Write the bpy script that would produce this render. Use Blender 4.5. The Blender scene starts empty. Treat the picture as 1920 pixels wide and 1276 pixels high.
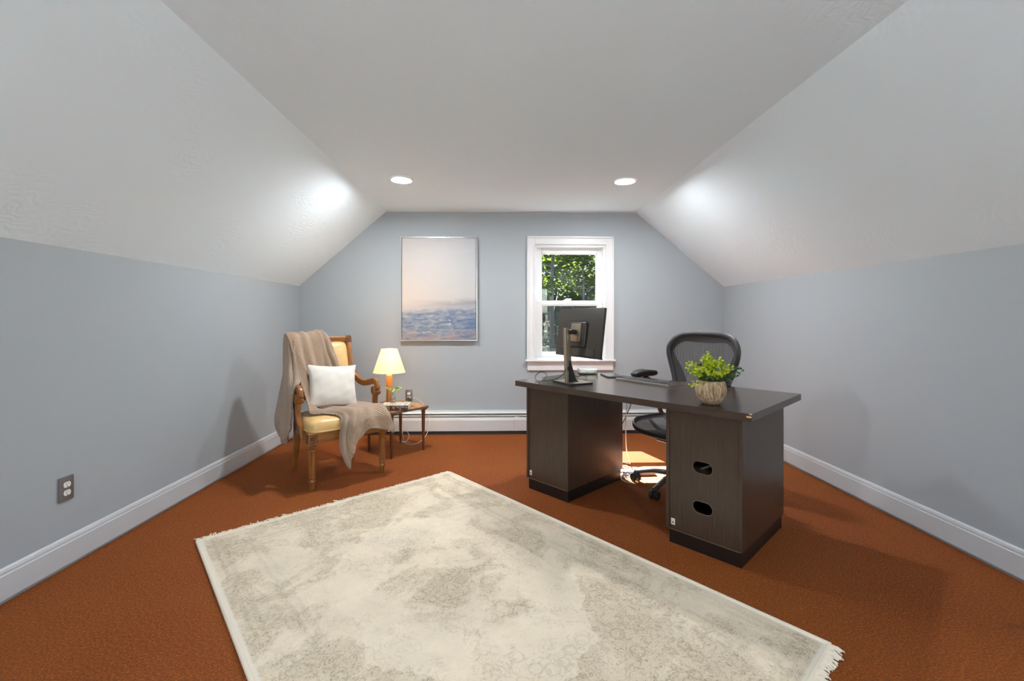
import bpy, bmesh, math, random
from mathutils import Vector, Matrix, Euler
random.seed(7)
PI = math.pi
sc = bpy.context.scene
C = sc.collection

# ---------------------------------------------------------------- camera
H = 1.2
cam_d = bpy.data.cameras.new('camera'); cam = bpy.data.objects.new('camera', cam_d); C.objects.link(cam)
cam.location = (0, 0, H)
cam.rotation_euler = (PI/2, 0, -math.atan(21/840))
cam_d.sensor_width = 36; cam_d.lens = 36*840/1920
cam_d.shift_y = -40/1920
cam_d.clip_start = 0.05; cam_d.clip_end = 300
sc.camera = cam

# ---------------------------------------------------------------- world, sun, exposure
W = bpy.data.worlds.new('world'); sc.world = W; W.use_nodes = True
wn = W.node_tree; bg = wn.nodes['Background']
sky = wn.nodes.new('ShaderNodeTexSky'); sky.sky_type = 'NISHITA'; sky.sun_disc = False
sky.sun_elevation = math.radians(49); sky.sun_rotation = math.radians(-19)
hs = wn.nodes.new('ShaderNodeHueSaturation'); hs.inputs['Saturation'].default_value = .5
wn.links.new(sky.outputs[0], hs.inputs['Color']); wn.links.new(hs.outputs[0], bg.inputs[0]); bg.inputs[1].default_value = 1.0
sun_d = bpy.data.lights.new('sun', 'SUN'); sun_d.energy = 115; sun_d.angle = math.radians(0.53); sun_d.color = (.96, .97, 1.0)
sun = bpy.data.objects.new('sun', sun_d); C.objects.link(sun)
sun.rotation_euler = Vector((.34, -1, -1.215)).to_track_quat('-Z', 'Y').to_euler()
sun.location = (-4, 18, 14)
CAN_POWER = 390.0       # radiance of the recessed ceiling lamps
sc.view_settings.view_transform = 'Standard'; sc.view_settings.look = 'None'
sc.view_settings.gamma = 1; sc.view_settings.use_curve_mapping = False
sc.view_settings.exposure = 0.53
sc.cycles.use_denoising = True
sc.cycles.max_bounces = 10; sc.cycles.diffuse_bounces = 6; sc.cycles.transparent_max_bounces = 16
sc.cycles.sample_clamp_indirect = 12; sc.cycles.caustics_reflective = False; sc.cycles.caustics_refractive = False

# ---------------------------------------------------------------- material helpers
class NT:
    def __init__(s, name):
        s.m = bpy.data.materials.new(name); s.m.use_nodes = True
        s.t = s.m.node_tree; s.b = s.t.nodes['Principled BSDF']; s.out = s.t.nodes['Material Output']
    def n(s, typ, **kw):
        nd = s.t.nodes.new('ShaderNode' + typ)
        for k, v in kw.items():
            if hasattr(nd, k) and k not in nd.inputs: setattr(nd, k, v)
            else: s.set(nd.inputs[k], v)
        return nd
    def set(s, sock, v):
        if isinstance(v, bpy.types.NodeSocket): s.t.links.new(v, sock)
        elif isinstance(v, bpy.types.Node): s.t.links.new(v.outputs[0], sock)
        else:
            if isinstance(v, (tuple, list)) and len(v) == 3 and sock.type == 'RGBA': v = (*v, 1)
            sock.default_value = v
    def math(s, op, a, b=None, c=None, clamp=False):
        nd = s.t.nodes.new('ShaderNodeMath'); nd.operation = op; nd.use_clamp = clamp
        s.set(nd.inputs[0], a)
        if b is not None: s.set(nd.inputs[1], b)
        if c is not None: s.set(nd.inputs[2], c)
        return nd.outputs[0]
    def mix(s, f, a, b, typ='MIX'):
        nd = s.t.nodes.new('ShaderNodeMix'); nd.data_type = 'RGBA'; nd.blend_type = typ
        s.set(nd.inputs[0], f); s.set(nd.inputs[6], a); s.set(nd.inputs[7], b)
        return nd.outputs[2]
    def ramp(s, f, stops, interp='LINEAR'):
        nd = s.t.nodes.new('ShaderNodeValToRGB'); s.set(nd.inputs[0], f); r = nd.color_ramp; r.interpolation = interp
        while len(r.elements) < len(stops): r.elements.new(.5)
        for e, (p, c) in zip(r.elements, stops):
            e.position = p; e.color = (*c, 1) if isinstance(c, (tuple, list)) else (c, c, c, 1)
        return nd.outputs[0]
    def coord(s, scale=(1, 1, 1), kind='Object', loc=(0, 0, 0), rot=(0, 0, 0)):
        tc = s.t.nodes.new('ShaderNodeTexCoord'); mp = s.t.nodes.new('ShaderNodeMapping')
        s.t.links.new(tc.outputs[kind], mp.inputs[0]); mp.inputs['Scale'].default_value = scale
        mp.inputs['Location'].default_value = loc; mp.inputs['Rotation'].default_value = rot
        return mp.outputs[0]
    def noise(s, vec, scale, detail=3, rough=.5, dist=0):
        return s.n('TexNoise', Vector=vec, Scale=scale, Detail=detail, Roughness=rough, Distortion=dist).outputs[0]
    def xyz(s, vec):
        nd = s.t.nodes.new('ShaderNodeSeparateXYZ'); s.set(nd.inputs[0], vec); return nd.outputs
    def bump(s, h, strength=.3, dist=.01):
        nd = s.n('Bump', Strength=strength, Distance=dist, Height=h); s.set(s.b.inputs['Normal'], nd.outputs[0])
    def base(s, col=None, rough=None, **kw):
        if col is not None: s.set(s.b.inputs['Base Color'], col)
        if rough is not None: s.set(s.b.inputs['Roughness'], rough)
        for k, v in kw.items(): s.set(s.b.inputs[k.replace('_', ' ')], v)
        return s.m
M = {}
def plain(key, col, rough=.5, **kw):
    t = NT(key); M[key] = t.base(col, rough, **kw); return t

def make_materials():
    # painted wall
    t = NT('wall_paint'); v = t.coord()
    t.bump(t.noise(v, 90, 2), .06, .004); M['wall'] = t.base((.372, .408, .434), .62)
    # ceiling plaster with hand trowelled strokes
    t = NT('ceiling_plaster'); v = t.coord()
    w = t.n('TexWave', Vector=t.coord(rot=(.3, .2, .6)), Scale=9, Distortion=22, Detail=3, **{'Detail Scale': .7}).outputs[1]
    msk = t.ramp(t.noise(v, 1.6, 3), [(.52, 0), (.66, 1)])
    h = t.math('ADD', t.math('MULTIPLY', w, msk), t.math('MULTIPLY', t.noise(v, 45, 3), .35))
    t.bump(h, .11, .01); M['ceiling'] = t.base((.80, .90, .96), .9, Specular_IOR_Level=.2)
    plain('trim', (.53, .555, .575), .35); plain('window_trim', (.74, .745, .75), .35)  # same white paint twice; the baseboards' dimmer light is put into the darker copy
    plain('vinyl', (.76, .765, .77), .3)
    # carpet
    t = NT('rust_carpet'); v = t.coord()
    fine = t.noise(v, 125, 4, .75); mid = t.noise(v, 30, 4, .6); big = t.noise(v, 1.3, 3)
    c = t.ramp(fine, [(.32, (.070, .013, .001)), (.50, (.24, .047, .0015)), (.70, (.57, .165, .011))])
    c = t.mix(t.ramp(mid, [(.35, .0), (.7, .45)]), c, (.17, .044, .003))
    c = t.mix(t.math('MULTIPLY', t.ramp(big, [(.35, 0), (.7, 1)]), .30), c, (.34, .105, .012))
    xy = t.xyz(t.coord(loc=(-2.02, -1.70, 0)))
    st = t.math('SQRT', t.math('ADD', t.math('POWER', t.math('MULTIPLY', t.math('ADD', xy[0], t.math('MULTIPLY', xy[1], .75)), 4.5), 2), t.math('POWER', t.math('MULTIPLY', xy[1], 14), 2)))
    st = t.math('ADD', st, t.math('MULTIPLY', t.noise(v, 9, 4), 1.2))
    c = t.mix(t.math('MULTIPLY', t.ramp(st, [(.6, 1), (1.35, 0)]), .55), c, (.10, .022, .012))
    t.bump(t.math('ADD', fine, t.math('MULTIPLY', mid, .5)), .7, .006)
    M['carpet'] = t.base(c, .85, Specular_IOR_Level=.38)
    # rug
    t = NT('distressed_rug'); v = t.coord(); p = t.xyz(v)
    X, Y = p[0], t.math('MULTIPLY', p[1], -1.0)                                 # local: x 0..1.62 across, y 0..2.5 along
    dx = t.math('SUBTRACT', .81, t.math('ABSOLUTE', t.math('SUBTRACT', X, .81)))
    dy = t.math('SUBTRACT', 1.25, t.math('ABSOLUTE', t.math('SUBTRACT', Y, 1.25)))
    d = t.math('MINIMUM', dx, dy)
    wob = t.math('ADD', d, t.math('MULTIPLY', t.noise(v, 14, 3), .02))
    bands = t.ramp(wob, [(.0, 0), (.055, 0), (.07, .9), (.085, .1), (.105, .75), (.12, .1), (.20, .15), (.22, .8), (.235, .15), (.26, .5), (.27, 0)])
    vo = t.n('TexVoronoi', Vector=v, Scale=26, feature='DISTANCE_TO_EDGE').outputs[0]
    vn = t.n('TexVoronoi', Vector=t.n('VectorMath', operation='ADD', **{}).outputs[0] if False else v, Scale=11, feature='F1').outputs[0]
    rings = t.ramp(t.math('ABSOLUTE', t.math('SUBTRACT', vn, .30)), [(.0, 1), (.06, 0)])
    squig = t.ramp(t.math('ABSOLUTE', t.math('SUBTRACT', t.noise(v, 17, 5, .62, 1.6), .5)), [(.0, 1), (.032, 0)])
    fleck = t.ramp(t.noise(v, 150, 3, .7), [(.50, 0), (.66, 1)])
    patch = t.ramp(t.noise(v, 3.1, 6, .66, .7), [(.45, 0), (.56, 1)])
    soft = t.ramp(t.noise(v, 4.5, 4, .6), [(.35, 0), (.72, 1)])
    # medallion field
    rx = t.math('MULTIPLY', t.math('SUBTRACT', X, .81), 1.55); ry = t.math('SUBTRACT', Y, 1.25)
    rad = t.math('ADD', t.math('SQRT', t.math('ADD', t.math('POWER', rx, 2), t.math('POWER', ry, 2))), t.math('MULTIPLY', t.noise(v, 4.2, 5, .6), .55))
    med = t.ramp(rad, [(.0, .8), (.5, .85), (.66, .75), (.72, .12), (.98, .10), (1.05, .85), (1.3, .7)])
    field = t.math('MULTIPLY', med, t.math('ADD', t.math('MULTIPLY', patch, .8), .2))
    orn = t.math('MULTIPLY', t.math('MAXIMUM', squig, t.math('MULTIPLY', rings, .7)), t.math('ADD', t.math('MULTIPLY', fleck, .6), .4))
    c = t.mix(soft, (.86, .745, .575), (.73, .635, .49))
    c = t.mix(t.math('MULTIPLY', field, .55), c, (.47, .39, .265))
    c = t.mix(t.math('MULTIPLY', t.math('MULTIPLY', field, orn), .85), c, (.15, .11, .055))
    c = t.mix(t.math('MULTIPLY', t.math('MULTIPLY', field, fleck), .5), c, (.26, .20, .12))
    bm_ = t.math('MULTIPLY', bands, t.math('MULTIPLY', t.math('ADD', t.math('MULTIPLY', fleck, .7), .3), t.ramp(t.noise(v, 2.1, 3), [(.36, .10), (.62, .9)])))
    c = t.mix(t.math('MULTIPLY', t.math('MULTIPLY', orn, .45), t.math('ADD', patch, .25)), c, (.24, .18, .10))
    c = t.mix(t.math('MULTIPLY', bm_, .9), c, (.22, .17, .095))
    c = t.mix(t.ramp(t.math('ADD', d, t.math('MULTIPLY', t.noise(v, 60, 2), .006)), [(.0, 1), (.022, 1), (.03, 0)]), c, (.80, .74, .63))
    t.bump(t.math('ADD', t.noise(v, 420, 2), t.math('MULTIPLY', orn, -.4)), .35, .003)
    M['rug'] = t.base(c, .92, Sheen_Weight=.1, Specular_IOR_Level=.15)
    plain('rug_edge', (.78, .70, .57), .95)
    # desk laminate, dark espresso with fine grain
    def grain(key, sc_, c0, c1, rough):
        t = NT(key); v = t.coord(sc_)
        g = t.noise(v, 6, 5, .65, .4)
        t.bump(g, .10, .002); M[key] = t.base(t.ramp(g, [(.3, c0), (.7, c1)]), rough); return t
    grain('espresso_top', (1.2, 22, 22), (.046, .029, .020), (.074, .049, .036), .20)
    grain('espresso', (24, 24, 1.2), (.040, .024, .015), (.074, .047, .031), .34)
    plain('espresso_black', (.010, .008, .007), .4)
    plain('raw_wood', (.72, .44, .17), .7)
    plain('hole_dark', (.012, .010, .009), .8)
    grain('fruitwood', (9, 9, 1), (.15, .050, .009), (.37, .145, .032), .28)
    grain('fruitwood_x', (1, 9, 9), (.17, .058, .010), (.39, .155, .034), .28)
    t = NT('carved_fruitwood'); v = t.coord()
    vo = t.n('TexVoronoi', Vector=v, Scale=95).outputs[0]
    t.bump(vo, .9, .01); M['carved'] = t.base(t.ramp(vo, [(.1, (.34, .14, .032)), (.6, (.09, .030, .007))]), .4)
    t = NT('cream_leather'); v = t.coord()
    t.bump(t.noise(v, 120, 3), .08, .003); M['leather'] = t.base(t.mix(t.noise(v, 5, 2), (.74, .49, .20), (.68, .43, .165)), .33)
    plain('welt', (.72, .50, .23), .4)
    # knit throw
    t = NT('taupe_knit'); tc = t.coord((1, 1, 1), 'UV'); p = t.xyz(tc)
    rib = t.math('ABSOLUTE', t.math('SINE', t.math('MULTIPLY', t.math('ADD', p[0], t.math('MULTIPLY', t.noise(tc, 6, 2), .006)), PI*1.0/.0105)))
    nz = t.noise(t.coord(), 160, 4, .75)
    c = t.mix(t.ramp(rib, [(.0, 0), (.6, 1)]), (.19, .115, .068), (.45, .31, .212))
    c = t.mix(t.ramp(nz, [(.35, 0), (.75, .6)]), c, (.62, .46, .335))
    t.bump(t.math('ADD', rib, t.math('MULTIPLY', nz, .5)), .8, .006); M['knit'] = t.base(c, .95, Sheen_Weight=.3)
    t = NT('white_cotton'); v = t.coord(); t.bump(t.noise(v, 300, 2), .12, .002)
    M['pillow'] = t.base((.70, .655, .59), .85, Sheen_Weight=.1)
    # side table
    t = NT('table_planks'); v = t.coord((14, 2.2, 1)); g = t.noise(v, 3, 5, .6, .6)
    pl = t.noise(t.coord((9, .01, 1)), 1.7, 0)
    c = t.mix(t.ramp(g, [(.3, 0), (.7, 1)]), (.20, .085, .022), (.48, .26, .075))
    c = t.mix(t.ramp(pl, [(.40, .55), (.6, 0)], 'LINEAR'), c, (.16, .075, .028))
    M['table_top'] = t.base(c, .25)
    plain('table_edge', (.15, .10, .065), .4)
    grain('walnut', (22, 22, 1), (.10, .033, .013), (.20, .072, .030), .3)
    t = NT('lamp_shade'); lp = t.b
    M['shade'] = t.base((.86, .76, .56), .8, Emission_Color=(1, .80, .45), Emission_Strength=.22)
    tr = t.n('BsdfTranslucent', Color=(.93, .76, .47)); mx = t.n('MixShader'); mx.inputs[0].default_value = .38
    t.t.links.new(lp.outputs[0], mx.inputs[1]); t.t.links.new(tr.outputs[0], mx.inputs[2]); t.t.links.new(mx.outputs[0], t.out.inputs[0])
    plain('shade_trim', (.88, .84, .75), .7)
    grain('lamp_wood', (22, 22, 1), (.34, .14, .028), (.54, .25, .060), .35)
    plain('brass', (.75, .55, .25), .25, Metallic=1.0)
    plain('bulb', (1, .9, .7), .4, Emission_Color=(1, .78, .45), Emission_Strength=20)
    plain('steel', (.42, .42, .43), .34, Metallic=1.0)
    plain('pewter_plate', (.23, .225, .23), .38, Metallic=.6)
    plain('receptacle', (.80, .80, .79), .4)
    plain('slot', (.02, .02, .02), .8)
    plain('ivory_cord', (.72, .66, .50), .5)
    plain('white_cord', (.82, .82, .82), .45)
    plain('black_cord', (.015, .015, .016), .4)
    plain('grey_cord', (.30, .30, .30), .5)
    plain('can_trim', (.85, .85, .85), .4)
    plain('can_lens', (1, 1, 1), .5, Emission_Color=(.97, .985, 1.0), Emission_Strength=CAN_POWER)
    # glass as a thin pane: mostly clear, reflecting at grazing angles
    def pane(key, tint, rough=.0):
        t = NT(key); tr = t.n('BsdfTransparent', Color=tint); gl = t.n('BsdfGlossy', Roughness=rough)
        lw = t.n('LayerWeight', Blend=.5); fr = t.math('ADD', .04, t.math('MULTIPLY', t.math('POWER', lw.outputs['Facing'], 5.0), .90)); mx = t.n('MixShader'); t.set(mx.inputs[0], fr)
        t.t.links.new(tr.outputs[0], mx.inputs[1]); t.t.links.new(gl.outputs[0], mx.inputs[2]); t.t.links.new(mx.outputs[0], t.out.inputs[0])
        M[key] = t.m
    pane('pane', (.93, .96, .95)); pane('vase_glass', (.97, .98, .98), .02)
    t = NT('insect_screen'); tr = t.n('BsdfTransparent', Color=(1, 1, 1)); df = t.n('BsdfDiffuse', Color=(.05, .056, .054))
    mx = t.n('MixShader'); mx.inputs[0].default_value = .50
    t.t.links.new(tr.outputs[0], mx.inputs[1]); t.t.links.new(df.outputs[0], mx.inputs[2]); t.t.links.new(mx.outputs[0], t.out.inputs[0]); M['screen'] = t.m
    plain('water', (.85, .9, .9), .02, Transmission_Weight=1.0, IOR=1.33)
    # book
    plain('book_spine', (.10, .045, .038), .35); plain('pages', (.80, .76, .66), .8)
    t = NT('book_cover'); v = t.coord((1, 1, 1)); p = t.xyz(v)
    st = t.noise(t.coord((26, .8, 1)), 2.0, 2)
    M['book_cover'] = t.base(t.ramp(st, [(.36, (.62, .62, .55)), (.46, (.33, .35, .31)), (.56, (.72, .72, .66)), (.66, (.36, .36, .34))]), .16)
    plain('print_white', (.80, .76, .70), .6); plain('print_gold', (.45, .36, .16), .5)
    t = NT('variegated_leaf'); v = t.coord(); e = t.noise(v, 60, 2)
    M['vleaf'] = t.base(t.ramp(e, [(.42, (.30, .52, .03)), (.56, (.80, .86, .62))]), .45)
    # plant
    t = NT('potted_leaf'); oi = t.n('ObjectInfo'); r = oi.outputs['Random']
    M['leaf'] = t.base(t.ramp(r, [(.0, (.28, .42, .010)), (.35, (.42, .55, .010)), (.7, (.58, .64, .02)), (1, (.34, .50, .03))]), .5, Subsurface_Weight=.0)
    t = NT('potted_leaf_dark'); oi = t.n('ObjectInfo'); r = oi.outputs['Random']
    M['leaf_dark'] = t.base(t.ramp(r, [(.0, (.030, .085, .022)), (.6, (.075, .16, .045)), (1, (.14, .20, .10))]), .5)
    plain('stem_green', (.14, .22, .03), .6)
    plain('soil', (.018, .012, .008), .95)
    t = NT('driftwood_ceramic'); v = t.coord((105, 105, 9)); g = t.noise(v, 1.0, 4, .65, .5)
    t.bump(g, .8, .008); M['pot'] = t.base(t.ramp(g, [(.34, (.15, .09, .045)), (.47, (.38, .26, .15)), (.60, (.64, .50, .33)), (.8, (.76, .64, .47))]), .55)
    # electronics, task chair
    plain('monitor_black', (.040, .034, .028), .40); plain('screen_glass', (.006, .006, .007), .12)
    plain('stand_metal', (.34, .28, .215), .33, Metallic=.7); plain('stand_dark', (.018, .018, .020), .45)
    plain('silver_box', (.50, .48, .45), .35, Metallic=.6); plain('tablet', (.035, .035, .037), .35)
    plain('key_body', (.42, .39, .36), .4, Metallic=.3); plain('keys', (.035, .036, .042), .5)
    plain('logo_silver', (.55, .50, .42), .3, Metallic=.8); plain('port', (.03, .03, .03), .6)
    plain('chair_plastic', (.030, .029, .028), .42); plain('arm_pad', (.016, .016, .017), .33)
    plain('chair_metal', (.10, .10, .105), .35, Metallic=.5); plain('base_metal', (.16, .16, .17), .38, Metallic=.7)
    def mesh_mat(key, cdark, clight, open_, pitch):
        t = NT(key); p = t.xyz(t.coord((1, 1, 1), 'UV'))
        s = t.math('ADD', t.math('MULTIPLY', t.math('SINE', t.math('MULTIPLY', p[0], 2*PI/pitch)), .5), .5)
        a = t.ramp(s, [(.45, 1), (.62, 1-open_)])
        t.base(t.ramp(s, [(.3, cdark), (.6, clight)]), .6); t.set(t.b.inputs['Alpha'], a); M[key] = t.m
    mesh_mat('mesh_back', (.018, .016, .015), (.10, .085, .08), .62, .0115)
    mesh_mat('mesh_seat', (.020, .021, .024), (.09, .10, .13), .45, .011)
    plain('mesh_solid', (.030, .026, .024), .7)
    plain('sticker', (.78, .72, .60), .6)
    plain('heater', (.64, .65, .65), .4, Metallic=.1); plain('gap_shade', (.05, .05, .05), .6); plain('fins', (.30, .30, .30), .4, Metallic=.8)
    plain('silver_frame', (.72, .72, .71), .25, Metallic=.8)
    # seascape canvas: local x 0..1, z 0..1 after mapping
    t = NT('seascape_canvas'); v = t.coord((1/.77, 1, 1/1.06)); p = t.xyz(v); u, z = p[0], p[2]
    n1 = t.noise(t.coord((1.2, 1, 5)), 2.2, 5, .6, .8); n2 = t.noise(t.coord((3, 1, 12)), 3, 6, .68, .6)
    sky_ = t.mix(u, (.56, .49, .43), (.46, .46, .46))
    sky_ = t.mix(t.math('MULTIPLY', t.ramp(z, [(.45, 0), (1, 1)]), .75), sky_, t.mix(u, (.47, .45, .445), (.42, .445, .49)))
    sky_ = t.mix(t.math('MULTIPLY', t.ramp(n1, [(.45, 0), (.75, 1)]), .30), sky_, (.52, .51, .50))
    zz = t.math('ADD', z, t.math('ADD', t.math('MULTIPLY', t.math('SUBTRACT', n1, .5), .14), t.math('MULTIPLY', u, -.025)))
    cloud = t.ramp(t.math('ABSOLUTE', t.math('SUBTRACT', zz, .33)), [(.0, .8), (.055, 0)])
    sky_ = t.mix(t.math('MULTIPLY', cloud, t.math('ADD', t.math('MULTIPLY', u, .8), .15)), sky_, (.20, .20, .235))
    sea = t.ramp(n2, [(.28, (.075, .11, .19)), (.44, (.15, .20, .29)), (.55, (.26, .29, .34)), (.68, (.43, .41, .39)), (.82, (.58, .54, .5))])
    sea = t.mix(t.math('MULTIPLY', t.ramp(u, [(.55, 0), (1, 1)]), t.ramp(t.math('ABSOLUTE', t.math('SUBTRACT', z, .16)), [(0, .7), (.12, 0)])), sea, (.060, .13, .28))
    sea = t.mix(t.math('MULTIPLY', t.ramp(z, [(.0, .8), (.12, 0)]), t.ramp(t.noise(t.coord((2, 1, 6)), 3, 4), [(.42, 0), (.6, 1)])), sea, (.36, .24, .21))
    c = t.mix(t.ramp(zz, [(.255, 1), (.315, 0)]), sky_, sea)
    t.bump(n2, .15, .004); M['canvas'] = t.base(c, .55)
    plain('canvas_side', (.75, .74, .72), .7); plain('ink', (.03, .035, .07), .6); plain('white_dab', (.85, .86, .85), .6)
    # outdoors
    t = NT('tree_leaf'); oi = t.n('ObjectInfo'); v = t.coord()
    c = t.ramp(t.math('FRACT', t.math('ADD', oi.outputs['Random'], t.noise(v, 1.3, 2))), [(.2, (.007, .022, .008)), (.5, (.013, .034, .009)), (.8, (.026, .046, .006))])
    t.base(c, .6, Specular_IOR_Level=.12); tr = t.n('BsdfTranslucent', Color=t.mix(.6, c, (.085, .125, .004))); mx = t.n('MixShader'); mx.inputs[0].default_value = .5
    t.t.links.new(t.b.outputs[0], mx.inputs[1]); t.t.links.new(tr.outputs[0], mx.inputs[2]); t.t.links.new(mx.outputs[0], t.out.inputs[0]); M['tree_leaf'] = t.m
    t = NT('bark'); v = t.coord((9, 9, 1.5)); M['bark'] = t.base(t.ramp(t.noise(v, 2, 4), [(.3, (.010, .010, .011)), (.7, (.030, .030, .033))]), .9)
    t = NT('grass_ground'); v = t.coord(); M['grass'] = t.base(t.ramp(t.noise(v, 3, 4), [(.3, (.008, .016, .005)), (.7, (.02, .03, .01))]), .95)
make_materials()

# ---------------------------------------------------------------- mesh helpers
def box_into(bm, cx, cy, cz, sx, sy, sz, rot=None, bev=0, seg=1):
    b = bmesh.new(); bmesh.ops.create_cube(b, size=1)
    for v in b.verts: v.co = Vector((v.co.x*sx, v.co.y*sy, v.co.z*sz))
    if bev: bmesh.ops.bevel(b, geom=b.edges[:], offset=bev, segments=seg, affect='EDGES', profile=.6)
    mt = Matrix.Translation((cx, cy, cz)) @ (rot.to_4x4() if rot is not None else Matrix.Identity(4))
    b.transform(mt); me = bpy.data.meshes.new('t'); b.to_mesh(me); b.free(); bm.from_mesh(me); bpy.data.meshes.remove(me)
    return bm
def box(*a, **k): return box_into(bmesh.new(), *a, **k)
def bbx(x0, x1, y0, y1, z0, z1, bev=0, seg=1, bm=None):
    return box_into(bm or bmesh.new(), (x0+x1)/2, (y0+y1)/2, (z0+z1)/2, x1-x0, y1-y0, z1-z0, None, bev, seg)
def lathe(prof, segs=24, bm=None, at=(0, 0, 0), mod=None, caps=True, mtx=None):
    bm = bm or bmesh.new(); rings = []
    for i, (r, z) in enumerate(prof):
        ring = []
        for k in range(segs):
            a = 2*PI*k/segs; rr = r*(mod(i, a, z) if mod else 1)
            co = Vector((rr*math.cos(a), rr*math.sin(a), z))
            if mtx: co = mtx @ co
            ring.append(bm.verts.new(co+Vector(at)))
        rings.append(ring)
    for a, b in zip(rings, rings[1:]):
        for k in range(segs): bm.faces.new((a[k], a[(k+1) % segs], b[(k+1) % segs], b[k]))
    if caps:
        if prof[0][0] > 1e-5: bm.faces.new(rings[0][::-1])
        if prof[-1][0] > 1e-5: bm.faces.new(rings[-1])
    return bm
def frames(pts, closed=False, up=None):
    P = [Vector(p) for p in pts]; n = len(P); T = []
    for i in range(n):
        a = P[(i-1) % n] if closed or i > 0 else P[i]; b = P[(i+1) % n] if closed or i < n-1 else P[i]
        T.append((b-a).normalized())
    out = []; ref = Vector(up) if up else (Vector((0, 0, 1)) if abs(T[0].z) < .9 else Vector((1, 0, 0)))
    N = (ref - T[0]*ref.dot(T[0])).normalized()
    for i in range(n):
        if up: r = Vector(up); N = (r - T[i]*r.dot(T[i])).normalized()
        else: N = (N - T[i]*N.dot(T[i])).normalized()
        out.append((P[i], T[i], N, T[i].cross(N)))
    return out
def tube(pts, rad, segs=8, bm=None, closed=False, caps=True, up=None, sec=None):
    """sweep a round (or given) section along pts; rad may be a list"""
    bm = bm or bmesh.new(); fr = frames(pts, closed, up); rings = []
    for i, (p, t, n, b) in enumerate(fr):
        r = rad[i] if isinstance(rad, (list, tuple)) else rad
        s = sec if sec else [(math.cos(2*PI*k/segs), math.sin(2*PI*k/segs)) for k in range(segs)]
        if isinstance(r, tuple): ring = [bm.verts.new(p+n*(x*r[0])+b*(y*r[1])) for x, y in s]
        else: ring = [bm.verts.new(p+n*(x*r)+b*(y*r)) for x, y in s]
        rings.append(ring)
    m = len(rings[0]); R = rings+[rings[0]] if closed else rings
    for a, b in zip(R, R[1:]):
        for k in range(m): bm.faces.new((a[k], a[(k+1) % m], b[(k+1) % m], b[k]))
    if caps and not closed: bm.faces.new(rings[0][::-1]); bm.faces.new(rings[-1])
    return bm
def rsec(w, h, c=.25):
    """rounded rectangle section, half sizes w,h"""
    o = []; r = min(w, h)*c*2
    for sx, sy, a0 in ((1, 1, 0), (-1, 1, 90), (-1, -1, 180), (1, -1, 270)):
        for k in range(4):
            a = math.radians(a0+30*k); o.append((sx*(w-r)+r*math.cos(a), sy*(h-r)+r*math.sin(a)))
    return o
def smooth_pts(pts, n=6, closed=False):
    P = [Vector(p) for p in pts]; out = []; m = len(P)
    for i in range(m if closed else m-1):
        p0 = P[(i-1) % m] if closed or i > 0 else P[i]*2-P[i+1]
        p1, p2 = P[i], P[(i+1) % m]
        p3 = P[(i+2) % m] if closed or i < m-2 else P[i+1]*2-P[i]
        for k in range(n):
            t = k/n
            out.append(.5*((2*p1)+(-p0+p2)*t+(2*p0-5*p1+4*p2-p3)*t*t+(-p0+3*p1-3*p2+p3)*t**3))
    if not closed: out.append(P[-1])
    return out
def prism(poly, z0, z1, bm=None, axis='z'):
    bm = bm or bmesh.new()
    def co(a, b, c): return (a, b, c) if axis == 'z' else ((a, c, b) if axis == 'y' else (c, a, b))
    lo = [bm.verts.new(co(x, y, z0)) for x, y in poly]; hi = [bm.verts.new(co(x, y, z1)) for x, y in poly]
    bm.faces.new(lo[::-1]); bm.faces.new(hi); n = len(poly)
    for k in range(n): bm.faces.new((lo[k], lo[(k+1) % n], hi[(k+1) % n], hi[k]))
    return bm
def grid(fn, nu, nv, bm=None, closed_u=False, uvfn=None):
    bm = bm or bmesh.new(); V = [[bm.verts.new(fn(i/(nu-1 if not closed_u else nu), j/(nv-1))) for j in range(nv)] for i in range(nu)]
    uvl = bm.loops.layers.uv.verify() if uvfn else None
    for i in range(nu if closed_u else nu-1):
        for j in range(nv-1):
            f = bm.faces.new((V[i][j], V[(i+1) % nu][j], V[(i+1) % nu][j+1], V[i][j+1]))
            if uvfn:
                for lp, (a, b) in zip(f.loops, ((i, j), (i+1, j), (i+1, j+1), (i, j+1))): lp[uvl].uv = uvfn(a/(nu-1), b/(nv-1))
    return bm
def obj(name, bm, m, parent=None, smooth=True, loc=None, rot=None, angle=38):
    me = bpy.data.meshes.new(name); bmesh.ops.recalc_face_normals(bm, faces=bm.faces[:]); bm.to_mesh(me); bm.free()
    if smooth:
        me.shade_smooth(); me.set_sharp_from_angle(angle=math.radians(angle))
    me.materials.append(M[m] if isinstance(m, str) else m)
    o = bpy.data.objects.new(name, me); C.objects.link(o)
    if parent: o.parent = parent
    if loc: o.location = loc
    if rot: o.rotation_euler = rot
    return o
def tag(o, label, cat, group=None, kind=None):
    o['label'] = label; o['category'] = cat
    if group: o['group'] = group
    if kind: o['kind'] = kind
    return o
def thing(name, label, cat, loc=(0, 0, 0), rz=0, group=None):
    o = bpy.data.objects.new(name, None); C.objects.link(o); o.empty_display_size = .1
    o.location = loc; o.rotation_euler = (0, 0, rz); return tag(o, label, cat, group)
def struct(name, bm, m, label=None, smooth=False, **k):
    o = obj(name, bm, m, smooth=smooth, **k); o['kind'] = 'structure'; o['label'] = label or name.replace('_', ' '); o['category'] = name.split('_')[0]; return o
def copy_tree(o, parent=None):
    c = o.copy(); C.objects.link(c); c.parent = parent
    for ch in list(o.children): copy_tree(ch, c)
    return c
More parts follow.
